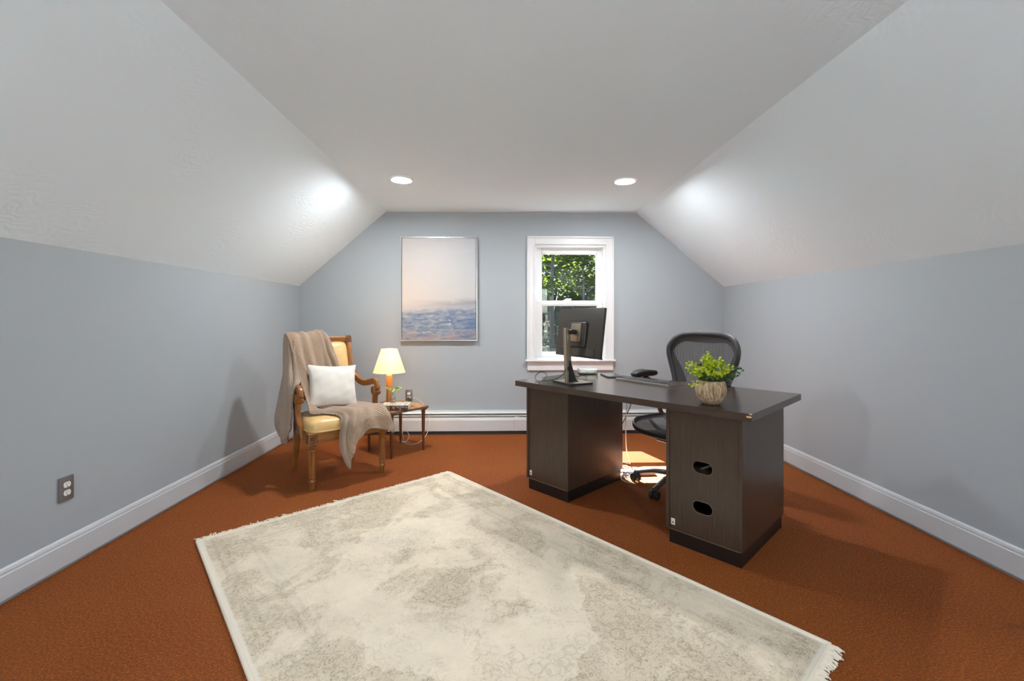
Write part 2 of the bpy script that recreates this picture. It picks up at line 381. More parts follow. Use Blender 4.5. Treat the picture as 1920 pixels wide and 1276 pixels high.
def text_mesh(name, body, size, m, parent, loc, rot, align='CENTER', depth=.0004):
    cu = bpy.data.curves.new('t', 'FONT'); cu.body = body; cu.size = size; cu.align_x = align; cu.align_y = 'CENTER'; cu.extrude = depth
    to = bpy.data.objects.new('t', cu); C.objects.link(to)
    me = bpy.data.meshes.new_from_object(to.evaluated_get(bpy.context.evaluated_depsgraph_get()))
    bpy.data.objects.remove(to); me.materials.clear(); me.materials.append(M[m]); me.name = name
    o = bpy.data.objects.new(name, me); C.objects.link(o); o.parent = parent; o.location = loc; o.rotation_euler = rot
    return o

# ---------------------------------------------------------------- room shell
XL, XR, YB, YF = -2.10, 2.38, 4.72, -2.3
ZK, ZC, CL, CR = 1.545, 2.325, -1.20, 1.437
WX0, WX1, WZ0, WZ1 = .36, 1.107, .775, 1.985          # window opening
def zslope(x): return ZC if CL <= x <= CR else (ZK+(x-XL)*(ZC-ZK)/(CL-XL) if x < CL else ZK+(XR-x)*(ZC-ZK)/(XR-CR))
def gable(name, y0, y1, label, wx0, wx1, wz0, wz1):
    bm = bmesh.new()
    xs0, xs1 = XL-.1, XR+.1
    prism([(xs0, -.1), (wx0, -.1), (wx0, 2.45), (CL, 2.45), (xs0, 1.7)] if wx0 > CL else [], y0, y1, bm, 'y')
    prism([(wx1, -.1), (xs1, -.1), (xs1, 1.7), (CR, 2.45), (wx1, 2.45)], y0, y1, bm, 'y')
    prism([(wx0, -.1), (wx1, -.1), (wx1, wz0), (wx0, wz0)], y0, y1, bm, 'y')
    prism([(wx0, wz1), (wx1, wz1), (wx1, 2.45), (wx0, 2.45)], y0, y1, bm, 'y')
    return struct(name, bm, 'wall', label)
struct('floor', bbx(XL-.1, XR+.1, YF-.1, YB+.1, -.12, 0), 'carpet', 'rust orange wall to wall carpet')
gable('wall_back', YB, YB+.15, 'blue grey gable wall with the window', WX0, WX1, WZ0, WZ1)
gable('wall_front', YF-.15, YF, 'blue grey gable wall behind the viewer', -1.1, 1.33, .60, 2.10)
struct('wall_left', bbx(XL-.15, XL, YF-.1, YB+.1, -.1, ZK+.03), 'wall', 'blue grey knee wall on the left')
struct('wall_right', bbx(XR, XR+.15, YF-.1, YB+.1, -.1, ZK+.03), 'wall', 'blue grey knee wall on the right')
struct('ceiling', bbx(CL-.01, CR+.01, YF-.1, YB+.1, ZC, ZC+.12), 'ceiling', 'flat white plaster ceiling')
def slope(name, xa, xb, label):
    dxn = Vector((xb-xa, 0, ZC-ZK)).normalized(); nrm = Vector((-dxn.z, 0, dxn.x)); nrm = nrm if nrm.z > 0 else -nrm
    A = Vector((xa, 0, ZK))-dxn*.1; B = Vector((xb, 0, ZC)); t = nrm*.12
    struct(name, prism([(A.x, A.z), (B.x, B.z), (B.x+t.x, B.z+t.z), (A.x+t.x, A.z+t.z)], YF-.1, YB+.1, None, 'y'), 'ceiling', label)
slope('ceiling_left', XL, CL, 'white plaster ceiling slope on the left')
slope('ceiling_right', XR, CR, 'white plaster ceiling slope on the right')

def baseboard(name, x, sgn, y0, y1, label):
    z0 = .020
    prof = [(0, z0), (.016, z0), (.016, .118), (0, .118)]
    o = struct(name, prism([(x+sgn*a, b) for a, b in prof], y0, y1, None, 'y'), 'trim', label)
    cap = [(0, .118), (.016, .118), (.016, .122), (.0125, .125), (.0125, .136), (.009, .146), (.005, .150), (0, .152)]
    obj('cap_moulding', prism([(x+sgn*a, b) for a, b in cap], y0, y1, None, 'y'), 'trim', o, smooth=False)
baseboard('baseboard_left', XL, 1, YF, YB, 'white baseboard along the left knee wall')
baseboard('baseboard_right', XR, -1, YF, YB, 'white baseboard along the right knee wall')

# ---------------------------------------------------------------- windows
def window(name, x0, x1, z0, z1, y, s, label, full=True):
    """double hung window; y = wall face, s = +1 outward along +y"""
    def B(xa, xb, ya, yb, za, zb, bev=.0, bm=None):
        ya, yb = sorted((y+s*ya, y+s*yb)); return bbx(xa, xb, ya, yb, za, zb, bev, 1, bm)
    root = bpy.data.objects.new(name, None); C.objects.link(root); root['kind'] = 'structure'; root['label'] = label; root['category'] = 'window'
    cw = .085
    for (xa, xb, za, zb) in ((x0-cw, x0, z0, z1+cw), (x1, x1+cw, z0, z1+cw), (x0, x1, z1, z1+cw)):
        c = obj('casing', B(xa, xb, -.018, 0, za, zb, .003), 'window_trim', root, False)
        vert = (zb-za) > (xb-xa)
        if vert:
            ob = xa if xa < x0 else xb-.018; ib = xb-.016 if xa < x0 else xa
            obj('back_band', B(ob, ob+.018, -.030, -.018, za, zb, .003), 'window_trim', c, False)
            obj('bead', B(ib, ib+.016, -.024, -.018, za, zb-cw, .004), 'window_trim', c, False)
        else:
            obj('back_band', B(xa-cw, xb+cw, -.030, -.018, zb-.018, zb, .003), 'window_trim', c, False)
            obj('bead', B(xa, xb, -.024, -.018, za, za+.016, .004), 'window_trim', c, False)
    obj('window_sill', B(x0-cw-.018, x1+cw+.018, -.05, .05, z0-.022, z0, .006), 'window_trim', root, False)
    obj('apron', B(x0-cw+.004, x1+cw-.004, -.018, 0, z0-.115, z0-.022, .004), 'window_trim', root, False)
    for (xa, xb, za, zb) in ((x0, x0+.022, z0, z1), (x1-.022, x1, z0, z1), (x0+.022, x1-.022, z1-.022, z1), (x0+.022, x1-.022, z0, z0+.02)):
        obj('jamb', B(xa, xb, .0, .145, za, zb), 'vinyl', root, False)
    zm = (z0+z1)/2-.03
    def sash(nm, yo, za, zb, wtop, wbot, wside):
        xa, xb = x0+.022, x1-.022; bm = bmesh.new()
        B(xa, xa+wside, yo, yo+.032, za, zb, .004, bm); B(xb-wside, xb, yo, yo+.032, za, zb, .004, bm)
        B(xa+wside, xb-wside, yo, yo+.032, zb-wtop, zb, .004, bm); B(xa+wside, xb-wside, yo, yo+.032, za, za+wbot, .004, bm)
        sh = obj(nm, bm, 'vinyl', root, False)
        obj('pane', B(xa+wside-.004, xb-wside+.004, yo+.014, yo+.018, za+wbot-.004, zb-wtop+.004), 'pane', sh, False)
        bd = bmesh.new()
        for (a, b, c, d) in ((xa+wside, xa+wside+.008, za+wbot, zb-wtop), (xb-wside-.008, xb-wside, za+wbot, zb-wtop)): B(a, b, yo+.006, yo+.013, c, d, 0, bd)
        for (c, d) in ((za+wbot, za+wbot+.008), (zb-wtop-.008, zb-wtop)): B(xa+wside, xb-wside, yo+.006, yo+.013, c, d, 0, bd)
        obj('glazing_bead', bd, 'vinyl', sh, False)
        return sh
    sash('upper_sash', .085, zm-.005, z1-.022, .060, .045, .052)
    lo = sash('lower_sash', .045, z0+.02, zm+.045, .045, .050, .052)
    if full:
        lk = bbx(-.035, .035, -.012, .014, 0, .012, .005, 2); lathe([(.014, .012), (.014, .02), (.008, .024)], 14, lk); box_into(lk, .018, -.006, .019, .05, .010, .007, None, .003)
        obj('sash_lock', lk, 'vinyl', lo, True, loc=((x0+x1)/2-.02, y+s*.06, zm+.045))
        sn = bmesh.new(); B(x0+.022, x1-.022, .130, .1305, z0+.02, zm+.03, 0, sn)
        obj('insect_screen', sn, 'screen', root, False)
    return root
window('window_1', WX0, WX1, WZ0, WZ1, YB, 1, 'white double hung window in the gable wall')
window('window_fill', -1.1, 1.33, .60, 2.10, YF, -1, 'unseen white double hung window added behind the viewer for daylight', False)  # added out of view to let more daylight into the room

# ---------------------------------------------------------------- hot water baseboard heater
def heater():
    r = thing('baseboard_heater', 'long white metal baseboard heater below window along the gable wall', 'heater', (0, YB, 0))
    x0, x1 = XL+.017, XR-.017
    def px(poly, n, m, a=x0, b=x1): return obj(n, prism([(-d, z) for d, z in poly], a, b, None, 'x'), m, r, False)
    px([(.0, .045), (.006, .045), (.006, .245), (.0, .245)], 'back_plate', 'heater')
    px([(.0, .232), (.052, .232), (.058, .224), (.058, .218), (.050, .222), (.0, .224)], 'top_hood', 'heater')
    px([(.006, .100), (.046, .100), (.046, .150), (.006, .150)], 'fins', 'fins', x0+.05, x1-.05)
    px([(.034, .200), (.060, .190), (.061, .196), (.036, .206)], 'damper', 'heater')
    xs = [x0, -1.25, .14, 1.45, x1]
    for i in range(4):
        a, b = xs[i]+.001, xs[i+1]-.001
        px([(.058, .045), (.064, .040), (.064, .150), (.056, .180), (.050, .182), (.050, .178), (.058, .150)], 'front_panel', 'heater', a, b)
    for x in (.14,): px([(.030, .040), (.066, .040), (.066, .150), (.058, .184), (.062, .20), (.030, .206)], 'splice_cover', 'heater', x, x+.05)
    px([(.0, .0), (.05, .0), (.05, .032), (.0, .032)], 'gap_shade_strip', 'gap_shade')  # shade of the gap below the heater put in as a dark strip
heater()

# ---------------------------------------------------------------- recessed ceiling lights
def can_light(x, y, label):
    r = thing('recessed_light', label, 'ceiling light', (x, y, ZC), 0, 'recessed ceiling lights')
    obj('trim_ring', lathe([(.073, -.002), (.073, -.006), (.080, -.010), (.092, -.008), (.096, -.001), (.096, 0), (.073, 0)], 40, caps=False), 'can_trim', r)
    obj('lens', lathe([(.0001, -.0065), (.04, -.0062), (.073, -.005), (.073, -.0015), (.0001, -.0015)], 32, caps=False), 'can_lens', r)
can_light(-.80, 3.63, 'round recessed light with white trim above the painting')
can_light(1.01, 3.62, 'round recessed light with white trim above the desk')
can_light(-.80, -1.2, 'unseen recessed light added behind the viewer on the left')  # this rear pair is unseen, added for fill light
can_light(1.01, -1.2, 'unseen recessed light added behind the viewer on the right')

# ---------------------------------------------------------------- painting
def painting():
    r = thing('painting', 'tall abstract seascape painting in a thin silver frame left of window', 'painting', (-1.04, YB, .975))
    w, h = .795, 1.08
    cv = obj('canvas', bbx(0, .77, 0, .022, 0, 1.06), 'canvas', r, False, loc=(.0125, -.036, .01))
    for (a, b, c, d) in ((0, .008, 0, h), (w-.008, w, 0, h), (.008, w-.008, 0, .008), (.008, w-.008, h-.008, h)):
        obj('frame_bar', bbx(a, b, -.045, -.003, c, d, .0015), 'silver_frame', r, False)
    rnd = random.Random(3)
    pts = smooth_pts([(.655+.013*k, -.0005, .032+(.014 if k % 2 else -.004)+rnd.uniform(-.004, .006)) for k in range(8)], 4)
    obj('signature', tube(pts, .0016, 5), 'ink', cv)
    obj('paint_dab', tube([(.488, -.0005, .213), (.492, -.0008, .203), (.497, -.0005, .190)], .002, 5), 'white_dab', cv)
    obj('paint_dab', tube([(.488, -.0005, .163), (.500, -.0008, .166), (.506, -.0005, .161)], .0028, 5), 'white_dab', cv)
painting()

# ---------------------------------------------------------------- electrical outlets
def outlet(loc, rz, label, plug=False):
    r = thing('wall_outlet', label, 'outlet', loc, rz, 'pewter duplex wall outlets')
    obj('cover_plate', bbx(-.036, .036, -.009, 0, -.058, .058, .0025, 2), 'pewter_plate', r)
    if not plug: pass
    for zc in (.0195, -.0195):
        pts = [(.0172*math.cos(a), max(-.0125, min(.0125, .0172*math.sin(a)))) for a in [2*PI*k/28 for k in range(28)]]
        f = obj('receptacle', prism([(x, zc+z) for x, z in pts], -.0115, -.007, None, 'y'), 'receptacle', r, False)
        for sx, hh in ((-.0065, .0085), (.0065, .0070)):
            obj('slot', bbx(sx-.0012, sx+.0012, -.0118, -.0113, zc+.002-hh/2+.002, zc+.002+hh/2+.002), 'slot', f, False)
        obj('ground_hole', prism([(.0028*math.cos(a), zc-.0075+.0028*math.sin(a)) for a in [2*PI*k/12 for k in range(12)]], -.0118, -.0113, None, 'y'), 'slot', f, False)
    obj('screw', lathe([(.003, 0), (.003, .002)], 12, mtx=Matrix.Rotation(PI/2, 3, 'X'), at=(0, -.0085, 0)), 'steel', r)
outlet((XL, 2.213, .384), PI/2, 'pewter duplex outlet low on the left wall')
outlet((-.961, YB, .403), 0, 'pewter duplex outlet behind the side table with a plug in it')

# ---------------------------------------------------------------- rug
def rug():
    e1 = Vector((.762, .648, 0)).normalized(); ang = math.atan2(-.762, .648)   # local y runs along the long side
    # local x -> e1 (short side), local y -> e2 (long side), a mirrored pair, so build with y pointing to -e2
    rz = math.atan2(e1.y, e1.x); L, Wd = 2.50, 1.62
    r = thing('area_rug', 'large cream and taupe distressed area rug with short fringed ends', 'rug', (-1.645, 2.465, 0), rz)
    nx, ny = 60, 90
    def f(u, v):
        x, y = u*Wd, -(.02+v*(L-.02))
        edge = min(u, 1-u)*Wd; z = .011 if edge > .01 else .006
        return (x, y, z+.0012*math.sin(9*x+3*y)*math.sin(5*y))
    bm = grid(f, nx, ny)
    ret = bmesh.ops.extrude_face_region(bm, geom=bm.faces[:])
    for v in [g for g in ret['geom'] if isinstance(g, bmesh.types.BMVert)]: v.co.z = .0008
    pile = obj('pile', bm, 'rug', r)
    pile.location = (0, 0, 0)
    # binding along the two long sides
    for x in (0, Wd):
        obj('binding', tube([(x, -(.02+k*(L-.02)/40), .0075) for k in range(41)], .0085, 8), 'rug_edge', r)
    for y0, s in ((-.02, 1), (-L, -1)):
        rnd = random.Random(5); bm = bmesh.new()
        n = 380
        for k in range(n):
            x = Wd*(k+.5)/n; ln = rnd.uniform(.022, .042); dxx = rnd.uniform(-.016, .016)
            if rnd.random() < .04: ln += .02; dxx *= 2
            pts = [(x, y0-s*.008, .009), (x+dxx*.4, y0+s*ln*.5, .0095+rnd.uniform(0, .003)), (x+dxx, y0+s*ln, .003+rnd.uniform(0, .004))]
            tube(pts, [.0034, .0036, .0026], 4, bm)
        fo = obj('fringe', bm, 'rug_edge', r); fo['kind'] = 'stuff'
        obj('end_band', bbx(0, Wd, min(y0-s*.012, y0+s*.004), max(y0-s*.012, y0+s*.004), .001, .0125, .003), 'rug_edge', r, False)
    # the texture uses positive local y
    return r
rug()

# ---------------------------------------------------------------- desk
DU = Vector((.672, -.7405, 0)); DV = Vector((.7405, .672, 0)); DO = Vector((.099, 3.197, 0)); DRZ = math.atan2(DU.y, DU.x)
DT = .762
def dw(u, v, z=DT): return DO+DU*u+DV*v+Vector((0, 0, z))
def desk():
    r = thing('desk', 'large dark espresso pedestal desk with a chipped corner', 'desk', DO, DRZ)
    Lx, Dy, th = 1.57, .82, .036
    # slightly bowed front edge
    n = 14; poly = [(Lx*k/n, -.010*math.sin(PI*k/n)) for k in range(n+1)]
    ch = .012
    poly = [(0, .018), (.006, .0)] + poly[1:-1] + [(Lx-.02, 0), (Lx, .0), (Lx, Dy), (0, Dy)]
    top = obj('desktop', prism(poly, DT-th, DT), 'espresso_top', r, False)
    obj('chipped_edge', bbx(Lx-.022, Lx-.0005, -.0008, .004, DT-.018, DT-.011), 'raw_wood', top, False)
    obj('chipped_edge', bbx(Lx-.010, Lx+.0004, -.0006, .006, DT-.004, DT+.0004), 'raw_wood', top, False)
    obj('chipped_edge', bbx(.0, .008, .0035, .010, DT-th+.001, DT-.022), 'raw_wood', top, False)
    def ped(u0, u1, holes):
        v0, v1 = .055, .70; z0, z1 = .078, DT-th-.0005; t = .018
        b = bmesh.new()
        bbx(u0, u0+t, v0, v1, z0, z1, .001, 1, b); bbx(u1-t, u1, v0, v1, z0, z1, .001, 1, b)
        bbx(u0+t, u1-t, v0+.02, v1-.02, z0, z0+t, 0, 1, b); bbx(u0+t, u1-t, v0+.02, v1-.02, z1-t, z1, 0, 1, b)
        p = obj('pedestal', b, 'espresso', r, False)
        obj('plinth', bbx(u0+.014, u1-.008, v0+.010, v1-.012, 0, z0-.003, .001), 'espresso_black', p, False)
        obj('plinth_strip', bbx(u0+.012, u1-.012, v0+.004, v0+.012, z0-.004, z0-.001), 'stand_metal', p, False)
        # back panel with optional oval cut-outs
        a, c = u0+t+.001, u1-t-.001; vf, vb = v0+.006, v0+.020
        if not holes:
            obj('back_panel', bbx(a, c, vf, vb, z0, z1, 0), 'espresso', p, False)
        else:
            bm = bmesh.new(); hw, hh = .052, .031; xc = (u0+u1)/2+.0; K = 6
            zs = [z0]+[q for hz in holes for q in (hz-hh, hz+hh)]+[z1]
            # slabs between the holes
            for i in range(0, len(zs), 2): bbx(a, c, vf, vb, zs[i], zs[i+1], 0, 1, bm)
            for hz in holes:
                for sgn in (-1, 1):
                    arc = [(xc+sgn*(hw-hh)+sgn*hh*math.cos(q), hz+hh*math.sin(q)) for q in [PI/2-PI*k/12 for k in range(13)]]
                    far = a if sgn < 0 else c
                    for i in range(12):
                        quad = [(far, arc[i][1]), arc[i], arc[i+1], (far, arc[i+1][1])]
                        prism(quad, vf, vb, bm, 'y')
                rim = [(xc+sg*(hw-hh)+hh*math.cos(q), vf-.0004, hz+hh*math.sin(q)) for sg, lo in ((1, -PI/2), (-1, PI/2)) for q in [lo+PI*k/10 for k in range(11)]]
                ro = obj('cutout_rim', tube(rim, .0011, 5, closed=True), 'stand_metal', p)
            bmesh.ops.remove_doubles(bm, verts=bm.verts[:], dist=1e-5)
            obj('back_panel', bm, 'espresso', p, False)
            obj('shelf', bbx(a, c, v0+.022, v1-.03, .385, .400), 'espresso', p, False)
            obj('inner_board', box(xc+.03, v0+.13, holes[1]+.005, .20, .012, .010, Euler((0, -.5, .2)).to_matrix()), 'stand_metal', p, False)
        # drawers / door on the user side
        for k, (za, zb) in enumerate(((z0+.003, .30), (.303, .50), (.503, z1-.003))):
            d = obj('drawer_front', bbx(u0+.002, u1-.002, v1-.018, v1, za, zb, .0015), 'espresso', p, False)
            obj('handle', tube(smooth_pts([((u0+u1)/2-.06, v1, zb-.05), ((u0+u1)/2-.055, v1+.024, zb-.05), ((u0+u1)/2+.055, v1+.024, zb-.05), ((u0+u1)/2+.06, v1, zb-.05)], 4), .005, 8), 'steel', d)
        s = obj('sticker', bbx(u0+t+.008, u0+t+.030, vf-.0008, vf, z0+.022, z0+.056), 'sticker', p, False)
        obj('sticker_print', bbx(u0+t+.015, u0+t+.023, vf-.0012, vf-.0007, z0+.030, z0+.040), 'table_edge', s, False)
    ped(.064, .441, None)
    ped(1.122, 1.512, (.235, .440))
    obj('modesty_rail', bbx(.441, 1.122, .60, .618, DT-th-.09, DT-th-.0005), 'espresso', r, False)
desk()

# ---------------------------------------------------------------- monitor
MZ = math.atan2(-.907, .42)                # width axis of the panel
def monitor():
    base = Vector((.447, 3.02, DT)); r = thing('computer_monitor', 'black flat screen monitor seen from behind on a metal stand', 'monitor', base, MZ)
    # local: x along width, +y toward the user (screen side); stand column at the origin
    obj('stand_base', prism([(-.125, -.035), (.095, -.035), (.095, .145), (-.125, .145)], .001, .012), 'stand_dark', r, False)
    obj('base_plate', bbx(-.1235, .0935, -.0335, .1435, .012, .0135), 'stand_metal', r, False)
    sec = rsec(.012, .025, .3)
    col = [(0, .012, .013), (0, .006, .15), (0, .001, .30), (0, 0, .378)]
    cbm = bmesh.new(); P = [Vector(p) for p in col]
    rings = []
    for i, p in enumerate(P):
        k = [1.02, .98, .96, .96][i]; rings.append([cbm.verts.new(p+Vector((x*k, y, 0))) for x, y in sec])
    for a, b in zip(rings, rings[1:]):
        for q in range(len(sec)): cbm.faces.new((a[q], a[(q+1) % len(sec)], b[(q+1) % len(sec)], b[q]))
    cbm.faces.new(rings[0][::-1]); cbm.faces.new(rings[-1])
    c = obj('stand_column', cbm, 'stand_metal', r)
    obj('cable_hole', prism([(.006+.010*math.cos(a), .105+.015*math.sin(a)) for a in [2*PI*k/20 for k in range(20)]], .0112, .0128, None, 'x'), 'slot', c, False)
    obj('column_badge', prism([(-.002+.0055*math.cos(a), .318+.030*math.sin(a)) for a in [2*PI*k/20 for k in range(20)]], .0110, .0124, None, 'x'), 'logo_silver', c, False)
    obj('column_gusset', prism([(.0085, .013), (.085, .013), (.060, .035), (.020, .15), (.0085, .16)], -.018, .018, None, 'x'), 'stand_dark', r, False)
    tilt = Matrix.Rotation(math.radians(-7), 3, 'X')
    po = Vector((0, .105, .345))
    def tr(bm):
        for v in bm.verts: v.co = tilt @ v.co + po
        return bm
    hd = obj('panel_back', tr(bbx(-.265, .265, -.012, .006, -.167, .167, .006, 2)), 'monitor_black', r)
    obj('back_bulge', tr(bbx(-.10, .10, -.030, -.010, -.10, .075, .012, 3)), 'monitor_black', hd)
    obj('port_shroud', tr(bbx(-.20, .20, -.020, -.011, -.160, -.105, .004, 1)), 'monitor_black', hd)
    obj('screen', tr(bbx(-.258, .258, .0062, .0075, -.155, .160)), 'screen_glass', hd, False)
    obj('bezel', tr(bbx(-.265, .265, .0062, .009, -.167, -.157)), 'monitor_black', hd, False)
    obj('mount_plate', tr(bbx(-.055, .055, -.038, -.029, -.062, .060, .004, 2)), 'stand_metal', hd)
    lg = tr(tube([(-.02+.028*math.cos(a), -.0385, .018+.028*math.sin(a)) for a in [2*PI*k/28 for k in range(28)]], .0012, 5, closed=True))
    obj('round_emblem', lg, 'logo_silver', hd)
    obj('neck_arm', tube([(0, .004, .352), (0, .04, .352), (0, .070, .350)], 1, sec=rsec(.016, .020, .3), up=(0, 0, 1)), 'stand_dark', r)
monitor()

# ---------------------------------------------------------------- cables on the desk
def cord(name, pts, rad, m, label, n=8):
    return tag(obj(name, tube(smooth_pts(pts, n), rad, 6), m), label, 'cable')
def dcord(name, pts, rad, m, label): return cord(name, [dw(*p) for p in pts], rad, m, label)
cord('video_cable', [(.455, 3.10, .905), (.475, 3.09, .87), (.49, 3.10, .83), (.52, 3.16, .80), (.56, 3.24, .785), (.60, 3.30, .783), (.645, 3.335, .774)], .0035, 'black_cord', 'thin black cable from the monitor to the flat tablet')
cord('power_cable', [(.437, 2.995, .865), (.425, 2.995, .84), (.395, 3.02, .806), (.35, 3.06, .782), (.29, 3.10, .770), (.25, 3.17, .768), (.255, 3.26, .790), (.300, 3.30, .812), (.33, 3.24, .800), (.315, 3.16, .776), (.270, 3.10, .768), (.262, 3.045, .766)], .0030, 'black_cord', 'thin black cable looped on the desk left of the monitor')

# ---------------------------------------------------------------- small computer box, tablet, keyboard
def computer_box():
    p = dw(.105, .715); r = thing('computer_box', 'small silver computer box on the desk behind the monitor', 'computer', p, DRZ+.75)
    obj('case', bbx(-.075, .075, -.075, .075, .003, .044, .010, 3), 'silver_box', r)
    obj('foot', lathe([(.055, 0), (.055, .003)], 24), 'slot', r)
    for x in (-.02, -.008, .05): obj('port', bbx(x-.0025, x+.0025, -.0756, -.0748, .018, .025), 'port', r, False)
computer_box()
def tablet():
    r = thing('tablet', 'dark flat tablet lying on the desk next to the keyboard', 'tablet', dw(.335, .715), DRZ+math.atan2(-.14, .175))
    obj('body', bbx(-.10, .10, -.062, .062, 0, .010, .003, 2), 'tablet', r)
    obj('screen', bbx(-.093, .093, -.055, .055, .0098, .0104), 'screen_glass', r, False)
tablet()
def keyboard():
    r = thing('keyboard', 'slim grey keyboard with dark keys lying near the desk edge', 'keyboard', dw(.70, .61, DT+.0006), DRZ+math.atan2(-.075, .44))
    obj('body', prism([(-.080, .0), (.080, .0), (.080, .007), (.078, .009), (-.078, .013), (-.080, .011)], -.222, .222, None, 'x'), 'key_body', r, False)
    bm = bmesh.new()
    for row in range(6):
        y = -.062+row*.0245
        for c in range(22):
            x = -.209+c*.0199
            if row == 5 and 4 <= c <= 8:
                if c == 6: box_into(bm, x, y, .0105, .095, .019, .004, None, .001)
                continue
            z = .0132-(y+.078)*(.004/.156)
            box_into(bm, x, y, z+.001, .0165, .019 if row else .012, .004, None)
    k = obj('keys', bm, 'keys', r, False); k['kind'] = 'stuff'
keyboard()

# ---------------------------------------------------------------- potted plant
def plant():
    r = thing('potted_plant', 'yellow green leafy plant in a round textured pot on the desk', 'plant', (1.085, 2.290, DT))
    prof = [(.030, .0), (.044, .003), (.058, .018), (.070, .042), (.0765, .068), (.0755, .092), (.070, .112), (.064, .122), (.058, .122), (.060, .108), (.055, .095)]
    rnd = random.Random(11); ph = [rnd.uniform(0, 6.28) for _ in range(4)]
    obj('pot', lathe(prof, 64, mod=lambda i, a, z: 1+.010*math.sin(23*a+ph[0]+z*30)*math.sin(9*a+ph[1])), 'pot', r)
    obj('soil', lathe([(.0001, .100), (.04, .099), (.060, .095)], 24, caps=False), 'soil', r)
    # leaf: small rounded cupped blade along +x
    lb = bmesh.new(); L, Wd = .024, .0185
    st = [(0, 0, 0), (.3, .85, .04), (.62, 1, .09), (.88, .6, .07), (1, .02, .02)]
    rows = []
    for t, w, z in st: rows.append([lb.verts.new((t*L, s*w*Wd*.5, z*L+abs(s)*.12*L*w)) for s in (-1, 0, 1)])
    for a, b in zip(rows, rows[1:]):
        for k in range(2): lb.faces.new((a[k], a[k+1], b[k+1], b[k]))
    proto = obj('leaf', lb, 'leaf'); leaf_me = proto.data; bpy.data.objects.remove(proto)
    lm_dark = leaf_me.copy(); lm_dark.materials.clear(); lm_dark.materials.append(M['leaf_dark'])
    spr = []
    # (azimuth deg relative to picture right, outward reach, tip height above the desk, dark?)
    for k in range(9): spr.append((rnd.uniform(0, 360), rnd.uniform(.005, .045), rnd.uniform(.20, .245), 0))
    for az, rc, h, d in ((172, .115, .185, 0), (160, .10, .20, 0), (190, .115, .165, 0), (200, .105, .175, 0), (145, .09, .20, 0), (182, .095, .205, 0),
                         (215, .085, .19, 0), (240, .075, .175, 0), (262, .07, .17, 0), (285, .08, .165, 0), (305, .085, .175, 0), (325, .095, .18, 0),
                         (345, .10, .19, 0), (10, .10, .195, 0), (25, .085, .215, 0), (50, .07, .21, 0), (80, .07, .21, 1), (115, .075, .20, 1),
                         (352, .145, .165, 1), (2, .15, .185, 1), (340, .13, .15, 1), (12, .125, .165, 1), (200, .115, .103, 0), (185, .06, .15, 1), (250, .06, .14, 1), (300, .065, .135, 1),
                         (95, .03, .255, 0), (120, .035, .24, 0), (70, .03, .235, 0)): spr.append((az, rc, h, d))
    fill = {0: ([], []), 1: ([], [])}; lv = [v.co.copy() for v in leaf_me.vertices]; lf = [tuple(q.vertices) for q in leaf_me.polygons]
    for az, rc, h, d in spr:
        a = math.radians(az); dirv = Vector((math.cos(a), math.sin(a), 0))
        p0 = dirv*min(.025, rc*.5)+Vector((0, 0, .097)); p2 = dirv*rc+Vector((0, 0, h)); p1 = dirv*(rc*.45)+Vector((0, 0, .10+(max(h, .15)-.10)*.75))
        pts = [(p0*(1-t)**2+p1*2*t*(1-t)+p2*t*t) for t in [k/8 for k in range(9)]]
        s = obj('sprig', tube(pts, .0011, 5), 'stem_green', r)
        nl = 8 if h > .12 else 5
        for k in range(nl):
            t = .38+.62*k/(nl-1); i = min(7, int(t*8)); q = pts[i].lerp(pts[i+1], t*8-i); tn = (pts[i+1]-pts[i]).normalized()
            sd = tn.cross(Vector((0, 0, 1))); sd = sd.normalized() if sd.length > .1 else Vector((1, 0, 0))
            sd = Matrix.Rotation(k*2.2+rnd.uniform(-.3, .3), 3, tn) @ sd
            dl = (tn*rnd.uniform(.35, .8)+sd+Vector((0, 0, .15))).normalized()
            if k == nl-1: dl = (tn+sd*.3).normalized()
            up = tn if abs(tn.dot(dl)) < .95 else Vector((0, 0, 1))
            yv = up.cross(dl).normalized(); zv = dl.cross(yv)
            mt = Matrix((dl, yv, zv)).transposed().to_4x4(); scl = rnd.uniform(.75, 1.2)*(1.0 if k < nl-3 else .8)*(.8 if d else 1)
            for _ in range(2):
                e2 = Euler((rnd.uniform(-1.2, 1.2), rnd.uniform(-.9, .5), rnd.uniform(0, 6.28))).to_matrix(); vs_, fs_ = fill[1 if (d or t < .55) else 0]; b0 = len(vs_)
                off = q+Vector((rnd.uniform(-.012, .012), rnd.uniform(-.012, .012), rnd.uniform(-.012, .008))); vs_ += [off+e2 @ (c_*.62) for c_ in lv]; fs_ += [tuple(b0+i_ for i_ in f_) for f_ in lf]
            lo = bpy.data.objects.new('leaf', lm_dark if (d or t < .5) else leaf_me); C.objects.link(lo); lo.parent = s
            lo.matrix_local = Matrix.Translation(q) @ mt @ Matrix.Scale(scl, 4)
    for k_, (vs_, fs_) in fill.items():
        me = bpy.data.meshes.new('small_leaves'); me.from_pydata(vs_, [], fs_); me.shade_smooth(); me.materials.append(M['leaf_dark' if k_ else 'leaf'])
        fo = bpy.data.objects.new('small_leaves', me); C.objects.link(fo); fo.parent = r; fo['kind'] = 'stuff'
plant()

